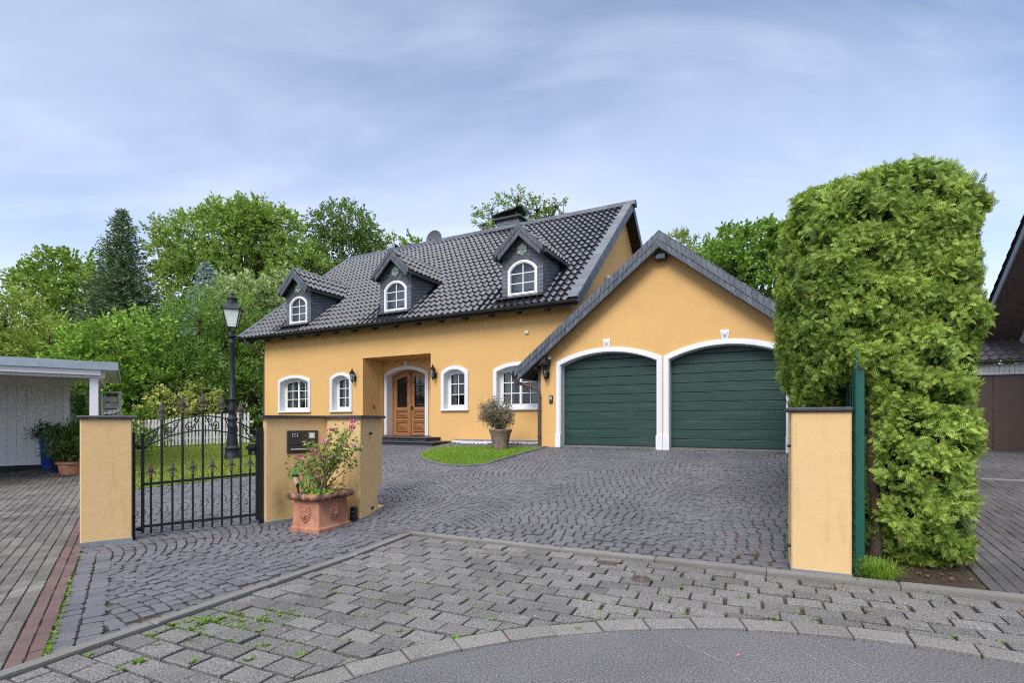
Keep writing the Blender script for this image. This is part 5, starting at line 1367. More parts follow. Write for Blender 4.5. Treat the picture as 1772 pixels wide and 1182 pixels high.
# slatted screen behind the carport post
t = thing('slatted_screen', 'grey weathered slatted garden screen beside the carport wall', 'screen', (cs-.8,ct+4.05,.2), RG)
sa_, sb_ = cs-1.08, cs-.05; zt_ = PZ(679,14.9)
for i in range(11):
    z = .35+i*.185; m = MB(); m.prism([(sa_+(sb_-sa_)*q_/6, ct+4.05+(.02 if (q_+i)%2 else -.02), z) for q_ in range(7)]+[(sa_+(sb_-sa_)*q_/6, ct+4.05+(.02 if (q_+i)%2 else -.02), z+.155) for q_ in range(6,-1,-1)],(0,.010,0))
    if z < zt_-.2: m.build('slat', MT['greyboards'], t)
for x in (sa_-.04, sb_+.04): m = MB(); m.bbox(x-.04,x+.04,ct+4.01,ct+4.09,.1,zt_+.02,.006); m.build('post', MT['greyboards'], t)
m = MB(); m.bbox(sa_-.06,sb_+.06,ct+3.99,ct+4.11,zt_-.02,zt_+.03,.006); m.build('top_rail', MT['greyboards'], t)
for x in (sa_+.30,sa_+.66): m = MB(); m.tube([(x,ct+3.93,.2),(x,ct+3.93,zt_-.05)],.018,6); m.build('trellis_rod', MT['whiteplastic'], t)
# potted plants in front of it
leafole = leaf('oleander_leaves', (0.054,0.124,0.031), (0.186,0.295,0.078), .25)
def strap(c, n, l, w, spread, bias=0):
    V = []
    for i in range(n):
        a = random.uniform(0,2*PI); el = random.uniform(-.2,1.2); d = np.array((math.cos(a)*math.cos(el), math.sin(a)*math.cos(el), math.sin(el))); p = np.array(c)+rng.normal(0,1,3)*spread; s = np.cross(d,(0,0,1)); s /= np.linalg.norm(s)+1e-6; ll = l*random.uniform(.7,1.2)
        V.append([p, p+d*ll*.5+s*w*.5, p+d*ll-np.array((0,0,ll*.15)), p+d*ll*.5-s*w*.5])
    return V
def pot(px_, py_, label, prof, mat, name='plant_pot'):
    X, Y = unp(px_,py_+5); z = g(X,Y); t, x, y, z = at(name, label, 'pot', X, Y, z, 0)
    m = MB(); m.lathe(prof,(x,y,z),20); m.build('pot_body', mat, t, 40); h = prof[-1][1]; m = MB(); m.lathe([(prof[-1][0]*.9,h-.08),(prof[-1][0]*.9,h-.05)],(x,y,z),16); m.build('soil', MT['soil'], t); return x, y, z, h
x,y,z,h = pot(90,808,'tall cobalt blue glazed pot against the carport wall',[(.19,0),(.21,.05),(.27,.80),(.29,.84),(.25,.85)],MT['bluepot'])
V = []; m = MB(); t, _, _, _ = at('oleander', 'narrow-leaved oleander growing in the tall blue pot', 'plant', x, y, z+h-.05, 0)
for i in range(16):
    a = random.uniform(0,2*PI); r = random.uniform(.1,.42); tp = (x+r*math.cos(a), y+r*math.sin(a), z+h+random.uniform(-.02,.30)); m.tube([(x,y,z+h-.06),(x+r*.5*math.cos(a),y+r*.5*math.sin(a),z+h+.1),tp],.008,4); V += strap(tp, 46, .17, .035, .07)
m.build('stems', MT['stem'], t); quadmesh('leaves', np.array(V), leafole, t)
pot(103,811,'black glazed pot between the blue pot and the terracotta tub',[(.13,0),(.15,.05),(.19,.62),(.20,.66),(.17,.67)],MT['blackpot'])
x,y,z,h = pot(127,816,'low terracotta tub with a garland relief by the left pillar',[(.24,0),(.26,.04),(.30,.26),(.34,.27),(.345,.31),(.30,.32)],MT['terracotta'])
V = []; m = MB(); t, _, _, _ = at('oleander', 'bushy oleander growing in the low terracotta tub', 'plant', x, y, z+h-.05, 0)
for i in range(26):
    a = random.uniform(0,2*PI); r = random.uniform(.05,.5); tp = (x+r*math.cos(a), y+r*math.sin(a), z+h+random.uniform(.05,.75)); m.tube([(x,y,z+h-.06),(x+r*.4*math.cos(a),y+r*.4*math.sin(a),z+h+.2),tp],.009,4); V += strap(tp, 44, .20, .04, .08)
m.build('stems', MT['stem'], t); quadmesh('leaves', np.array(V), leafole, t)
# climbing vine on the screen
V = []; 
for i in range(60):
    s_ = cs-1.0+random.random()*.25; c = (.8*s_-.6*(ct+3.9), .6*s_+.8*(ct+3.9), random.uniform(.9,2.2)); V += diamonds(c, 6, .05, .11, .09)
tag(quadmesh('climbing_vine', np.array(V), leafbig), 'green vine climbing the slatted screen beside the carport', 'vine')
# ---- flower pot in front of the house
X, Y = unp(866,780); Y += .2; X = PX(866,Y); z = g(X,Y)
t, x, y, z = at('flower_pot', 'large weathered clay pot on the small lawn by the house wall', 'pot', X, Y, z, 0)
m = MB(); m.lathe([(.19,-.02),(.205,.05),(.275,.42),(.28,.43),(.275,.45),(.295,.46),(.325,.54),(.315,.56),(.28,.55)],(x,y,z),22); m.build('pot_body', MT['oldpot'], t, 40)
m = MB(); m.lathe([(.28,.48),(.28,.50)],(x,y,z),16); m.build('soil', MT['soil'], t)
bt, bx_, by_, bz_ = at('flowering_shrub', 'round shrub covered in small pink flowers in the large clay pot', 'shrub', X, Y, z+.5, 0)
sm = MB(); LV = []; PV = []; leafsh = leaf('dark_shrub_leaves', (.08,.13,.04), (.20,.27,.09), .2)
for i in range(120):
    while True:
        u = np.array([random.uniform(-1,1) for _ in range(3)])
        if np.linalg.norm(u) < 1: break
    c = np.array((x-.10,y,z+.98))+u*np.array((.52,.42,.42))
    if c[2] < z+.55: c[2] = z+.6
    sm.tube([(x,y,z+.5),tuple((np.array((x,y,z+.5))*.5+c*.5)+rng.normal(0,.03,3)),tuple(c)],.005,4)
    LV += diamonds(c, 34, .065, .055, .025)
    for q_ in range(13): PV += petals(tuple(c+u*.03+rng.normal(0,.065,3)), .028, 6)
sm.build('stems', MT['stem'], bt); quadmesh('leaves', np.array(LV), leafsh, bt); quadmesh('flowers', np.array(PV), M('mauve_flowers',(.62,.33,.46),.7,.25,40,isl=.3), bt)
# ---- neighbour's house on the right
t = thing('neighbour_house', 'white neighbouring house with a brown garage door at the right edge', 'house', (7,18,.6), TH)
NB = 18.4; zg_ = gab(5,NB)-.02
m = MB(); m.box(3.2,5.96,NB,NB+.3,zg_+2.08,zg_+2.36); m.box(3.2,3.5,NB,NB+3,zg_,zg_+2.36); m.build('annex_wall', MT['white'], t)
m = MB(); m.prism([(5.98,10.0,zg_),(5.98,19.4,zg_),(5.98,19.4,3.75),(5.98,13.0,8.0),(5.98,10.0,6.0)],(8,0,0)); m.build('wall', M('white_brick',(.68,.69,.70),.7,.06,2,.2,30), t)
m = MB(); x = 3.5
while x < 5.85: m.bbox(x,x+.10,NB-.03,NB-.005,zg_+2.09,zg_+2.35,.01); x += .105
m.build('cladding_board', MT['white'], t)
for k in range(3):
    x0 = 3.52+k*.83; m = MB(); m.bbox(x0,x0+.82,NB+.04,NB+.09,zg_+.02,zg_+2.075,.008)
    m.build('garage_door_panel', MT['browndoor'], t)
V, Fc = tiles(3.1, 5.97, NB-.28, NB+1.5, lambda b: zg_+2.44+(b-NB+.28)*.52, pitch=.20, row=.32); finish('annex_roof', V, Fc, MT['greytile'], t, 50)
gutter(t, 3.1, 5.96, NB-.34, zg_+2.42, .05)
def vz(b): return 3.97+(19.2-b)*.667
m = MB(); m.prism([(5.10,19.9,vz(19.9)),(5.10,13.0,vz(13)),(5.10,13.0,vz(13)-.14),(5.10,19.9,vz(19.9)-.14)],(9,0,0)); m.build('main_roof', MT['soffitbrown'], t)
m = MB(); m.prism([(5.06,19.95,vz(19.95)+.0),(5.06,13.0,vz(13)),(5.06,13.0,vz(13)-.20),(5.06,19.95,vz(19.95)-.20)],(.035,0,0)); m.build('bargeboard', MT['zinc'], t)
V, Fc = tiles(5.0, 14, 20.0, 13.0, lambda b: vz(b)+.03, pitch=.25, row=.33, seg=4); finish('main_roof_tiles', V, Fc, MT['greytile'], t, 50)
# ------------------------------------------------------------------ vegetation
def unit(v): return v/(np.linalg.norm(v, axis=-1, keepdims=True)+1e-9)
def vnoise(P, s, seed=0):
    """cheap smooth 3D noise in -1..1 from sines"""
    r = np.random.default_rng(seed); out = np.zeros(len(P))
    for k in range(6):
        d = unit(r.normal(0,1,3))*s*(1+.7*k/3); out += np.sin(P@d + r.uniform(0,6.28))/(1+.35*k)
    return out/2.4
# ---- thuja hedge
leafth = leaf('thuja_sprays', (.085,.175,.022), (.44,.57,.10), .25, attr=True)
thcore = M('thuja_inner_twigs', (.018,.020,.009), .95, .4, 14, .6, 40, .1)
def spray_template():
    q = []
    def leaflet(p, d, l, w):
        n = np.array((-d[1], d[0])); q.append([p-n*w*.4, p+n*w*.4, p+d*l*.75+n*w*.55, p+d*l])
    ax = np.array((0,1.0))
    for i in range(4):
        s = .12+.20*i; L = .52*(1-.15*i)
        for sg in (-1,1):
            a = sg*(.85-.06*i); d = np.array((math.sin(a), math.cos(a))); p = ax*s; leaflet(p, d, L, .11)
    leaflet(np.array((0,0.0)), ax, 1.0, .06); leaflet(ax*.8, ax, .32, .09)
    return np.array(q)
SP = spray_template()
def sprays(P, Nn, L, droop, tint, curl=.25):
    n = len(P); tg = rng.normal(0,1,(n,3)); tg -= Nn*(tg*Nn).sum(1)[:,None]; d = unit(Nn*rng.uniform(.3,1.1,(n,1))+unit(tg)*.75+np.array((0,0,droop))); s = unit(np.cross(d, Nn+rng.normal(0,.55,(n,3)))); nn = np.cross(s, d)
    L = L*rng.uniform(.65,1.25,n)
    u = SP[None,:,:,0]; v = SP[None,:,:,1]
    V = P[:,None,None,:] + L[:,None,None,None]*(s[:,None,None,:]*u[...,None] + d[:,None,None,:]*v[...,None] + nn[:,None,None,:]*(-curl*(v**2)+.0*u)[...,None]*1.0)
    return V.reshape(-1,4,3), np.repeat(tint, len(SP))
def sbox(n, c, h, p, zlo=None):
    """points + normals on a rounded box (superellipsoid)"""
    d = rng.uniform(-1,1,(n*2,3)); ax = rng.choice(3, n*2, p=np.array([h[1]*h[2],h[0]*h[2],h[0]*h[1]])/(h[1]*h[2]+h[0]*h[2]+h[0]*h[1])); d[np.arange(n*2),ax] = np.sign(rng.uniform(-1,1,n*2))
    d = d[:n]; r = (np.abs(d)**p).sum(1)**(1/p); q = d/r[:,None]; nm = unit(np.sign(q)*np.abs(q)**(p-1)/np.array(h)); return q*np.array(h)+np.array(c), nm
# blocks in the facade frame: (centre a,b,z), (half sizes), roundness
HBK = [((1.13,8.45,.94),(.48,2.87,.98),4.0),
       ((1.10,8.50,2.35),(.50,2.90,.95),5),
       ((.84,8.58,2.86),(.81,3.04,1.10),4.6),
       ((.42,8.00,2.14),(.26,2.16,.64),3.2),
       ((.62,5.85,2.42),(.24,.34,.52),3.0)]
hroot = thing('thuja_hedge', 'tall clipped thuja hedge overhanging the right gate pillar', 'hedge', (1.1,5.9,.06), TH)
Ps, Ns = [], []
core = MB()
for c, h, p in HBK:
    area = 8*(h[0]*h[1]+h[1]*h[2]+h[0]*h[2]); q, nm = sbox(int(area*6800), c, h, p)
    vis = (q[:,1] < 6.7) | ((nm[:,0] < .35) & (q[:,1] < 7.6)); vis |= rng.uniform(0,1,len(q)) < .16; q, nm = q[vis], nm[vis]
    q = q + nm*(.050*vnoise(q,4.5,3)+.040*vnoise(q,13,4)+.024*vnoise(q,32,8))[:,None]
    ok = np.ones(len(q), bool)
    for c2, h2, p2 in HBK:
        if c2 == c: continue
        ok &= (np.abs((q-np.array(c2))/(np.array(h2)-.10))**p2).sum(1) > 1
    ok &= q[:,1] < 11.2
    dens = vnoise(q, 20, 9)+.5*vnoise(q, 8, 12); dens += .5*vnoise(q, 42, 15); ok &= (dens > .0) | (rng.uniform(0,1,len(q)) < .08)
    Ps.append(q[ok]-nm[ok]*rng.uniform(-.02,.12,(int(ok.sum()),1))); Ns.append(nm[ok])
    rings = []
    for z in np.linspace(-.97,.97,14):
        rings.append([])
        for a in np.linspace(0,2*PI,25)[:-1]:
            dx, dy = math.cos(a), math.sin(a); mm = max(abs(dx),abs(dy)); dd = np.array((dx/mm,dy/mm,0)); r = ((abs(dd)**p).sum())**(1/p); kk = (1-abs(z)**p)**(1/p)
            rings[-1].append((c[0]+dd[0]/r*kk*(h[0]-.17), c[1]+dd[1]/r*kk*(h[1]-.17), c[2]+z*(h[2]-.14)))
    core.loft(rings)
P = np.concatenate(Ps); Nn = np.concatenate(Ns)
keep = ~((P[:,0] < .80) & (P[:,2] < 1.75) & (P[:,1] < 6.4) & (P[:,0] > .55)) & ~((P[:,0] < .80) & (P[:,2] < 1.35) & (P[:,1] < 6.6)); P, Nn = P[keep], Nn[keep]
tint = np.clip(.50+.22*vnoise(P,2.2,5)+.24*vnoise(P,15,6)+rng.normal(0,.20,len(P)), 0, 1)
near = (P[:,1] < 7.6)
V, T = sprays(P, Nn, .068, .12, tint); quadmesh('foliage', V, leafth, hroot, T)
idx = np.nonzero(near)[0]; idx = rng.choice(idx, len(idx)//3); V, T = sprays(P[idx]-Nn[idx]*.06, Nn[idx], .09, -.05, np.clip(tint[idx]*.25,0,1)); quadmesh('inner_foliage', V, leafth, hroot, T)  # shade between sprays put into colour: deeper copies tinted darker
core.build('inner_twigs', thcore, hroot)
m = MB()
for a, b, r in ((.80,5.85,.045),(.98,5.95,.04),(1.2,6.0,.05),(1.45,6.0,.04),(.95,7.0,.06),(1.2,8.2,.06)): m.tube([(a,b,.0),(a+.02,b,.5),(a-.02,b+.03,1.1),(a,b+.1,2.2)],[r*1.25,r,r*.9,r*.6],8)
m.build('trunk', MT['bark'], hroot, 60)
brown = M('brown_thuja_tips', (.22,.11,.045), .9, .3, 30, isl=.3)
idx = rng.choice(len(P), 900); V, T = sprays(P[idx]+Nn[idx]*.02, Nn[idx], .06, .1, tint[idx]); quadmesh('brown_cones', V[::2], brown, hroot)
# soil mound, grass tuft and needle litter under the hedge
q = [W(.62,5.48),W(1.45,5.58),W(1.6,6.2),W(1.6,9),W(.62,9)]
nb_ = 24; na_ = 6; v = [(*W(.60+.92*i/na_+(.05*math.sin(j*1.7) if i == na_ else 0), 5.50+4.5*j/nb_+(.05*math.sin(i*2.1) if j == 0 else 0)), 0) for j in range(nb_+1) for i in range(na_+1)]; v = [(x,y,g(x,y)+(.012 if 0 < i%(na_+1) < na_ and i//(na_+1) > 0 else -.02)) for i,(x,y,_) in enumerate(v)]; f = [(j*(na_+1)+i,j*(na_+1)+i+1,(j+1)*(na_+1)+i+1,(j+1)*(na_+1)+i) for j in range(nb_) for i in range(na_)]
tag(finish('hedge_bed', v, f, MT['soil']), kind='structure')
V = litter(900, q, bb(q), .006,.02); V[:,:,2] += .02; tag(quadmesh('needle_litter', V, dead), 'brown needle litter on the soil under the thuja hedge', 'litter', kind='stuff')
V = []; 
for i in range(620):
    a = random.uniform(0,2*PI); x, y = unp(1520,1001); x += random.gauss(0,.05); y += random.gauss(0,.05); h = random.uniform(.06,.20); l = random.uniform(.06,.27); z = g(x,y); w = .0017
    dx, dy = math.cos(a), math.sin(a); V.append([(x-dy*w,y+dx*w,z),(x+dy*w,y-dx*w,z),(x+dx*l*.5+dy*w,y+dy*l*.5-dx*w,z+h*.9),(x+dx*l*.5-dy*w,y+dy*l*.5+dx*w,z+h*.9)]); V.append([(x+dx*l*.5-dy*w,y+dy*l*.5+dx*w,z+h*.9),(x+dx*l*.5+dy*w,y+dy*l*.5-dx*w,z+h*.9),(x+dx*l,y+dy*l,z+h*.75),(x+dx*l,y+dy*l,z+h*.75)])
tag(quadmesh('grass_tuft', np.array(V), leaf_grass2), 'fine green grass tuft at the foot of the green fence post', 'grass tuft', kind='stuff')
# ---- trees
def leafquads(C, D, L, Wd, flat=.5):
    n = len(C); u = unit(D+rng.normal(0,.55,(n,3))); q = unit(np.cross(u, rng.normal(0,1,(n,3))+np.array((0,0,flat)))); l = (L*rng.uniform(.6,1.25,n))[:,None]; w = (Wd*rng.uniform(.7,1.25,n))[:,None]
    return np.stack([C, C+u*l*.5+q*w*.5, C+u*l, C+u*l*.5-q*w*.5], 1)
def lobe(c, r, n, seed, fill=.55, gap=.25, twl=.5, per=14, lw=(.22,.12), up=.15, ns=1.6):
    """leaf clumps through an ellipsoid: twigs pointing outwards with leaves along them"""
    nt = max(4, n//per); d = unit(rng.normal(0,1,(nt*3,3))); rad = rng.uniform(fill,1.0,(nt*3,1))**.6
    rad = rad*(1+.16*vnoise(d*3.1, 1.0, seed)[:,None]+.08*vnoise(d*8,1.0,seed+1)[:,None])
    P = np.array(c)+d*rad*np.array(r)
    keep = vnoise(P, ns/np.mean(r)*2.6, seed+7) > -1+2*gap*.9-.15*rng.normal(0,1,len(P)); P = P[keep][:nt]; d = d[keep][:nt]
    dr = unit(d*.8+rng.normal(0,.35,d.shape)+np.array((0,0,up)))
    t = rng.uniform(0,1,(len(P),per)); C = P[:,None,:]+dr[:,None,:]*(t[...,None]*twl)+rng.normal(0,.10*twl,(len(P),per,3))
    return leafquads(C.reshape(-1,3), np.repeat(dr,per,0), lw[0], lw[1]), P, dr
def limb(m, p, q, r0, r1, n=6, wob=.06):
    p, q = np.array(p), np.array(q); L = np.linalg.norm(q-p); pts = []
    for i in range(n+1): t = i/n; pts.append(tuple(p+(q-p)*t+rng.normal(0,wob*L*.25*(t*(1-t))*4,3)+np.array((0,0,.06*L*math.sin(PI*t)))))
    m.tube(pts, [r0+(r1-r0)*i/n for i in range(n+1)], 7)
def tree(name, label, cat, lobes, Y, mat, base=None, dens=2.0, lw=(.2,.11), group=None, gap=.25, twl=.55, trunk=.22, per=14, up=.15, fill=.5, branches=True, depth=1.0, ns=1.6):
    """lobes: (px, py, rx, ry[, dY]) ellipses of the crown as seen, turned into ellipsoids at distance Y"""
    Q = []; cs = []; k = Y/F
    for i, lb in enumerate(lobes):
        px_, py_, rx_, ry_ = lb[:4]; dY = lb[4] if len(lb) > 4 else random.uniform(-1,1)
        Yl = Y+dY; c = (PX(px_,Yl), Yl, PZ(py_,Yl)); r = (rx_*k, (rx_+ry_)/2*k*depth, ry_*k)
        n = int(PI*rx_*ry_*.334*dens*(2.4*1.3/max(.8,(lw[0]/k*.578)*(lw[1]/k*.578)))**.5)
        q, P_, d_ = lobe(c, r, n, 31*i+int(Y*7)%97, fill, gap, twl, per, lw, up, ns); Q.append(q); cs.append((c, r, P_, d_))
    bx = base if base else (cs[0][0][0], Y)
    zb = g(*bx); t = thing(name, label, cat, (bx[0],bx[1],zb), 0, group)
    quadmesh('crown', np.concatenate(Q), mat, t)
    m = MB(); top = max(cs, key=lambda s: s[0][2])[0]; fk = (bx[0]*.7+top[0]*.3, bx[1]*.7+top[1]*.3, zb+(top[2]-zb)*.35)
    limb(m, (bx[0],bx[1],zb-.2), fk, trunk*1.2, trunk*.8)
    for c, r, P_, d_ in cs:
        limb(m, fk, c, trunk*.6, trunk*.2)
        if branches:
            for i in range(0, min(len(P_),14)):
                limb(m, c, tuple(P_[i*max(1,len(P_)//14)%len(P_)]), trunk*.15, .012, 4)
    m.build('trunk', MT['bark'], t, 60); return t
L_oak = leaf('oak_leaves', (0.104,0.199,0.028), (0.322,0.454,0.066), .3)
L_ash = leaf('ash_leaves', (0.113,0.217,0.038), (0.398,0.529,0.113), .3)
L_dk = leaf('dark_tree_leaves', (0.066,0.133,0.028), (0.209,0.312,0.066), .25)
L_gold = leaf('golden_conifer', (0.146,0.220,0.037), (0.390,0.488,0.085), .25)
L_hazel = leaf('hazel_leaves', (0.095,0.227,0.028), (0.378,0.567,0.085), .3)
L_maple = leaf('yellow_maple_leaves', (0.186,0.264,0.054), (0.558,0.574,0.155), .3)
L_cyp = leaf('cypress_foliage', (0.066,0.161,0.027), (0.265,0.416,0.076), .25)
L_spr = leaf('spruce_needles', (0.037,0.079,0.037), (0.207,0.293,0.134), .1)
L_blue = leaf('blue_spruce_needles', (0.155,0.232,0.202), (0.388,0.512,0.465), .1)
L_wb = leaf('whitebeam_leaves', (0.186,0.295,0.078), (0.558,0.620,0.310), .3)
L_birch = leaf('birch_leaves', (0.113,0.189,0.038), (0.360,0.454,0.095), .35)
L_bush = leaf('bush_leaves', (0.062,0.139,0.019), (0.232,0.372,0.046), .3)
tree('oak_tree', 'bright green spreading oak at the far left above the carport', 'tree', [(60,492,42,22),(100,465,45,25),(120,520,70,45),(165,480,45,35),(160,560,80,60),(40,480,22,14)], 31, L_oak, dens=2.0, gap=.32, lw=(.24,.15), trunk=.3)
tree('golden_cypress', 'yellow-green cypress rising behind the carport roof at the left edge', 'tree', [(8,560,40,60),(45,575,40,50),(85,600,45,40),(20,625,70,30)], 21, L_gold, dens=1.9, gap=.25, lw=(.20,.07), up=.6, trunk=.2)
tree('ash_tree', 'large light green ash tree in the wood behind the lamp post', 'tree', [(420,420,85,62),(345,420,52,45),(300,440,42,30),(280,400,25,16),(480,425,60,55),(520,480,45,60),(420,500,120,70),(330,500,60,60),(465,385,45,32),(395,380,45,28),(430,370,35,20)], 33, L_ash, dens=2.1, gap=.30, lw=(.26,.12), trunk=.4)
tree('birch_tree', 'dark loose-crowned birch left of the house roof', 'tree', [(590,385,50,30),(560,400,32,38),(620,415,35,50),(590,450,55,50),(640,410,18,20),(560,470,40,40),(645,445,22,30)], 35, L_dk, dens=1.8, gap=.36, lw=(.20,.10), up=-.15, trunk=.3)
tree('whitebeam_tree', 'pale flowering tree just above the left eave of the house', 'tree', [(455,540,55,38),(410,520,45,35),(500,510,45,35),(440,585,60,40),(380,505,35,25)], 27, L_wb, dens=2.0, gap=.38, lw=(.22,.13), trunk=.22)
tree('bush_tree', 'small leafy tree top peeping over the middle of the roof ridge', 'tree', [(690,428,32,14),(715,424,18,10),(665,435,20,16)], 37, L_oak, dens=1.8, gap=.35, lw=(.22,.13))
tree('birch_tree', 'tall airy birch showing behind the chimney', 'tree', [(850,365,24,20),(865,385,32,24),(895,348,26,16),(905,372,32,26),(930,365,24,16),(965,356,18,16),(975,370,22,16),(835,390,14,14),(948,378,30,16)], 40, L_birch, dens=.95, gap=.46, lw=(.22,.12), up=.0, trunk=.22)
tree('maple_tree', 'dense dark green maple behind the garage roof beside the hedge', 'tree', [(1290,440,52,45),(1330,420,45,32),(1265,430,38,30),(1300,500,70,55),(1250,480,45,50),(1345,470,40,60)], 27, L_oak if False else leaf('maple_leaves', (0.066,0.161,0.023), (0.246,0.398,0.056), .3), dens=1.8, gap=.28, lw=(.24,.17), trunk=.3)
tree('willow_tree', 'lighter green tree between the two roof gables', 'tree', [(1175,428,28,22),(1205,440,35,24),(1150,445,30,28),(1215,455,30,25),(1195,480,50,35)], 36, L_birch, dens=1.8, gap=.35, lw=(.22,.11), trunk=.2)
tree('garden_tree', 'small light green tree between the thuja hedge and the neighbouring roof', 'tree', [(1722,545,18,22),(1738,555,14,18),(1715,575,18,25)], 30, L_ash, dens=1.8, gap=.35, lw=(.2,.11), trunk=.12)
tree('hazel_bush', 'broad bright green hazel bush between carport and lawn', 'shrub', [(200,610,62,55),(245,580,45,38),(160,600,45,30),(130,620,45,28),(230,660,62,55),(160,665,60,55),(200,720,80,40),(270,620,25,30)], 20.2, L_hazel, dens=1.8, gap=.26, lw=(.15,.11), trunk=.08, twl=.45)
tree('japanese_maple', 'yellowish maple bush above the picket fence', 'shrub', [(320,685,40,25),(345,700,32,25),(295,705,30,28),(325,720,45,22)], 20.0, L_maple, dens=1.9, gap=.26, lw=(.15,.09), trunk=.07, twl=.35, up=-.1)
for lab, lb, Y in (('feathery green cypress behind the lamp post lantern', [(395,590,40,55),(380,650,45,60),(410,700,50,50),(400,550,25,35)], 23.5), ('feathery green cypress between the lamp post and the house corner', [(440,610,35,60),(435,670,42,60),(455,720,40,40),(425,555,22,30)], 24.2), ('dark feathery cypress right of the hazel bush', [(330,590,42,55),(320,650,50,55),(345,555,28,35),(340,690,50,40)], 22.8)):
    tree('cypress', lab, 'tree', lb, Y, L_cyp, dens=1.9, gap=.24, lw=(.20,.05), up=.35, per=22, twl=.75, trunk=.15, group='cypresses behind the picket fence')
tree('garden_bush', 'low dark bush below the hazel at the fence', 'shrub', [(255,745,30,28),(225,750,32,30),(290,755,18,20)], 18.9, L_bush, dens=1.8, gap=.25, lw=(.12,.08), trunk=.05, twl=.3)
tree('garden_bush', 'small light green bush on the lawn behind the left gate post', 'shrub', [(240,768,11,14),(250,778,9,10)], 16.2, L_hazel, dens=2.2, gap=.2, lw=(.10,.07), trunk=.03, twl=.22)
def spruce(name, label, px_, topy, Y, basey, half, mat, lvl=26, dens=1.0, nl=(.30,.05)):
    x0 = PX(px_,Y); zt = PZ(topy,Y); zb_ = g(x0,Y); zlow = PZ(basey,Y); R = half*Y/F
    t = thing(name, label, 'tree', (x0,Y,zb_), 0); Q = []; m = MB(); m.tube([(x0,Y,zb_-.1),(x0,Y,(zb_+zt)/2),(x0,Y,zt)],[.22,.14,.02],7)
    for i in range(lvl):
        f_ = (i+.3)/lvl; z = zt-(zt-zlow)*f_; r = R*(f_**.85)*random.uniform(.88,1.10)+.08; nb = int(5+6*f_)
        for b in range(nb):
            a = 2*PI*b/nb+i*1.3+random.uniform(-.25,.25); rr_ = r*random.uniform(.75,1.15); dz = .10*rr_; d = np.array((math.cos(a),math.sin(a),0)); s = np.array((-math.sin(a),math.cos(a),0))
            p = np.array((x0,Y,z)); tip = p+d*rr_+np.array((0,0,dz-.22*rr_*f_+.25*(1-f_)*rr_)); m.tube([tuple(p),tuple((p+tip)/2-np.array((0,0,.06*rr_))),tuple(tip)],[.03,.02,.008],4)
            nn = int((10+rr_*46)*dens); tt = rng.uniform(.12,1,nn); side = rng.uniform(-1,1,nn)*.30*rr_*(1-tt*.8)
            C = p+(tip-p)*tt[:,None]+s*side[:,None]+rng.normal(0,.05,(nn,3))-np.array((0,0,1))*(np.abs(side)*.35)[:,None]
            D = d*.7+s*np.sign(side)[:,None]*.6+np.array((0,0,.12)); Q.append(leafquads(C, D, nl[0], nl[1], .8))
    quadmesh('crown', np.concatenate(Q), mat, t); m.build('trunk', MT['bark'], t, 60)
spruce('spruce_tree', 'tall dark spruce with a pointed top left of the lamp post', 212, 366, 26.5, 640, 92, L_spr, 38, 1.25, (.24,.055))
spruce('blue_spruce', 'small blue spruce top beside the lamp post lantern', 357, 457, 26.0, 590, 42, L_blue, 16, 1.3, (.24,.07))
# far wood closing the horizon: one mass
Q = []
for px_, py_, rx_, ry_, Y in ((60,640,130,60,38),(230,600,120,70,40),(420,600,160,80,42),(560,540,90,80,43),(-60,620,90,80,36),(700,560,120,90,46),(1200,560,120,70,44),(1420,560,120,70,44),(1600,600,140,60,46),(1760,620,120,50,46)):
    k = Y/F; q, _, _ = lobe((PX(px_,Y),Y,PZ(py_,Y)), (rx_*k,3.0,ry_*k), int(rx_*ry_*1.0), int(px_)%91, .5, .15, .7, 14, (.34,.22)); Q.append(q)
    q, _, _ = lobe((PX(px_,Y),Y,PZ(py_+60,Y)), (rx_*k,3.0,ry_*k), int(rx_*ry_*.7), int(px_)%81, .5, .1, .7, 14, (.34,.22)); Q.append(q)
tag(quadmesh('far_wood', np.concatenate(Q), leaf('far_wood_leaves', (0.056,0.113,0.024), (0.170,0.265,0.056), .25)), 'dark green mass of the wood behind the gardens', 'wood', kind='stuff')
# ------------------------------------------------------------------ light, sky, camera
w = bpy.data.worlds.new('World'); scene.world = w; w.use_nodes = True; nt = w.node_tree; bg = nt.nodes['Background']
SUN_EL, SUN_AZ = math.radians(43), math.radians(204)      # azimuth clockwise from +Y
sky = nt.nodes.new('ShaderNodeTexSky'); sky.sky_type = 'NISHITA'; sky.sun_disc = False; sky.sun_elevation = SUN_EL; sky.sun_rotation = SUN_AZ; sky.air_density = 1.0; sky.dust_density = .6; sky.ozone_density = 2.0
tc = nt.nodes.new('ShaderNodeTexCoord')
sp = nt.nodes.new('ShaderNodeSeparateXYZ'); nt.links.new(tc.outputs['Generated'], sp.inputs[0])
def wm(op, a, b):
    x = nt.nodes.new('ShaderNodeMath'); x.operation = op
    for v, i in ((a,0),(b,1)):
        if hasattr(v,'is_linked'): nt.links.new(v, x.inputs[i])
        else: x.inputs[i].default_value = v
    return x.outputs[0]
den = wm('ADD', wm('MAXIMUM', sp.outputs['Z'], 0.0), .22)
cv = nt.nodes.new('ShaderNodeCombineXYZ'); nt.links.new(wm('DIVIDE', sp.outputs['X'], den), cv.inputs[0]); nt.links.new(wm('DIVIDE', sp.outputs['Y'], den), cv.inputs[1])
mp = nt.nodes.new('ShaderNodeMapping'); mp.inputs['Rotation'].default_value = (0,0,.35); mp.inputs['Scale'].default_value = (.75,1.5,1); nt.links.new(cv.outputs[0], mp.inputs[0])
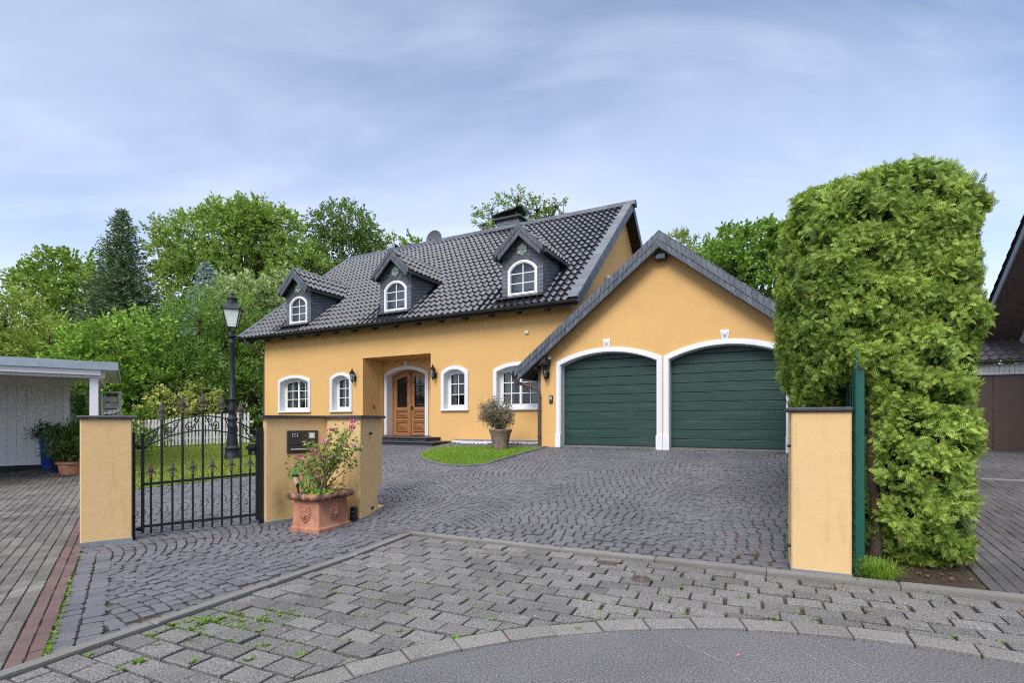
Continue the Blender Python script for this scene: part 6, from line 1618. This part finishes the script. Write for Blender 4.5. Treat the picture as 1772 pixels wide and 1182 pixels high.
def wn(scale, detail, rough, dist, lo, hi, off):
    n = nt.nodes.new('ShaderNodeTexNoise'); n.inputs['Scale'].default_value = scale; n.inputs['Detail'].default_value = detail; n.inputs['Roughness'].default_value = rough; n.inputs['Distortion'].default_value = dist
    m2 = nt.nodes.new('ShaderNodeMapping'); m2.inputs['Location'].default_value = (off,off*.7,0); nt.links.new(mp.outputs[0], m2.inputs[0]); nt.links.new(m2.outputs[0], n.inputs['Vector'])
    r = nt.nodes.new('ShaderNodeMapRange'); r.interpolation_type = 'SMOOTHSTEP'; r.inputs[1].default_value = lo; r.inputs[2].default_value = hi; nt.links.new(n.outputs['Fac'], r.inputs[0]); return r.outputs[0]
c1 = wn(.7, 6, .52, .5, .30, .78, 3.1); c2 = wn(2.0, 7, .58, .8, .40, .82, 7.7)
fac = wm('MINIMUM', wm('ADD', wm('MULTIPLY', c1, .40), wm('MULTIPLY', c2, .18)), .92)
hz = wm('POWER', wm('SUBTRACT', 1.0, wm('MINIMUM', wm('MAXIMUM', sp.outputs['Z'], 0.0), 1.0)), 3.8)
fac = wm('MINIMUM', wm('ADD', fac, wm('MULTIPLY', hz, .85)), .93)
mx = nt.nodes.new('ShaderNodeMix'); mx.data_type = 'RGBA'; nt.links.new(fac, mx.inputs[0]); nt.links.new(sky.outputs[0], mx.inputs[6]); mx.inputs[7].default_value = (6.1,6.5,8.0,1)
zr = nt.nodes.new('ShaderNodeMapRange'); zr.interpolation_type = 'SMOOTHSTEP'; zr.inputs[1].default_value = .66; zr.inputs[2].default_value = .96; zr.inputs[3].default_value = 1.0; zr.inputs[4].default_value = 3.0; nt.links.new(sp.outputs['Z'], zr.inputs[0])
vs = nt.nodes.new('ShaderNodeVectorMath'); vs.operation = 'SCALE'; m3 = nt.nodes.new('ShaderNodeMix'); m3.data_type = 'RGBA'; zf = nt.nodes.new('ShaderNodeMapRange'); zf.interpolation_type = 'SMOOTHSTEP'; zf.inputs[1].default_value = .68; zf.inputs[2].default_value = .97; zf.inputs[4].default_value = .85; nt.links.new(sp.outputs['Z'], zf.inputs[0]); nt.links.new(zf.outputs[0], m3.inputs[0]); nt.links.new(mx.outputs[2], m3.inputs[6]); m3.inputs[7].default_value = (6.1,6.1,6.35,1); nt.links.new(m3.outputs[2], vs.inputs[0]); nt.links.new(zr.outputs[0], vs.inputs['Scale'])   # unseen sky overhead, brightened and whitened for tile highlights and soft top light
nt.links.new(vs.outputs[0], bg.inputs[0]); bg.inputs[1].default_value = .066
sd = bpy.data.lights.new('sun', 'SUN'); sd.energy = 1.1; sd.angle = math.radians(28); sd.color = (1.0,.95,.88)
so = bpy.data.objects.new('sun', sd); COL.objects.link(so)
ldir = Vector((-math.sin(SUN_AZ)*math.cos(SUN_EL), -math.cos(SUN_AZ)*math.cos(SUN_EL), -math.sin(SUN_EL))); so.rotation_euler = ldir.to_track_quat('-Z','Y').to_euler(); so.location = (-10,-20,30)
cam = bpy.data.cameras.new('camera'); cam.sensor_width = 36; cam.lens = 18.0; cam.shift_y = (729-591)/1772; cam.clip_end = 6000; cam.clip_start = .05
co = bpy.data.objects.new('camera', cam); COL.objects.link(co); co.location = (0,0,HC); co.rotation_euler = (PI/2,0,0); scene.camera = co
scene.view_settings.view_transform = 'Standard'; scene.view_settings.look = 'None'; scene.view_settings.exposure = 1.5; scene.view_settings.gamma = 1
scene.cycles.use_denoising = False; scene.cycles.filter_width = 1.1; scene.cycles.sample_clamp_indirect = 3; scene.cycles.sample_clamp_direct = 5
scene.cycles.max_bounces = 6; scene.cycles.transparent_max_bounces = 8
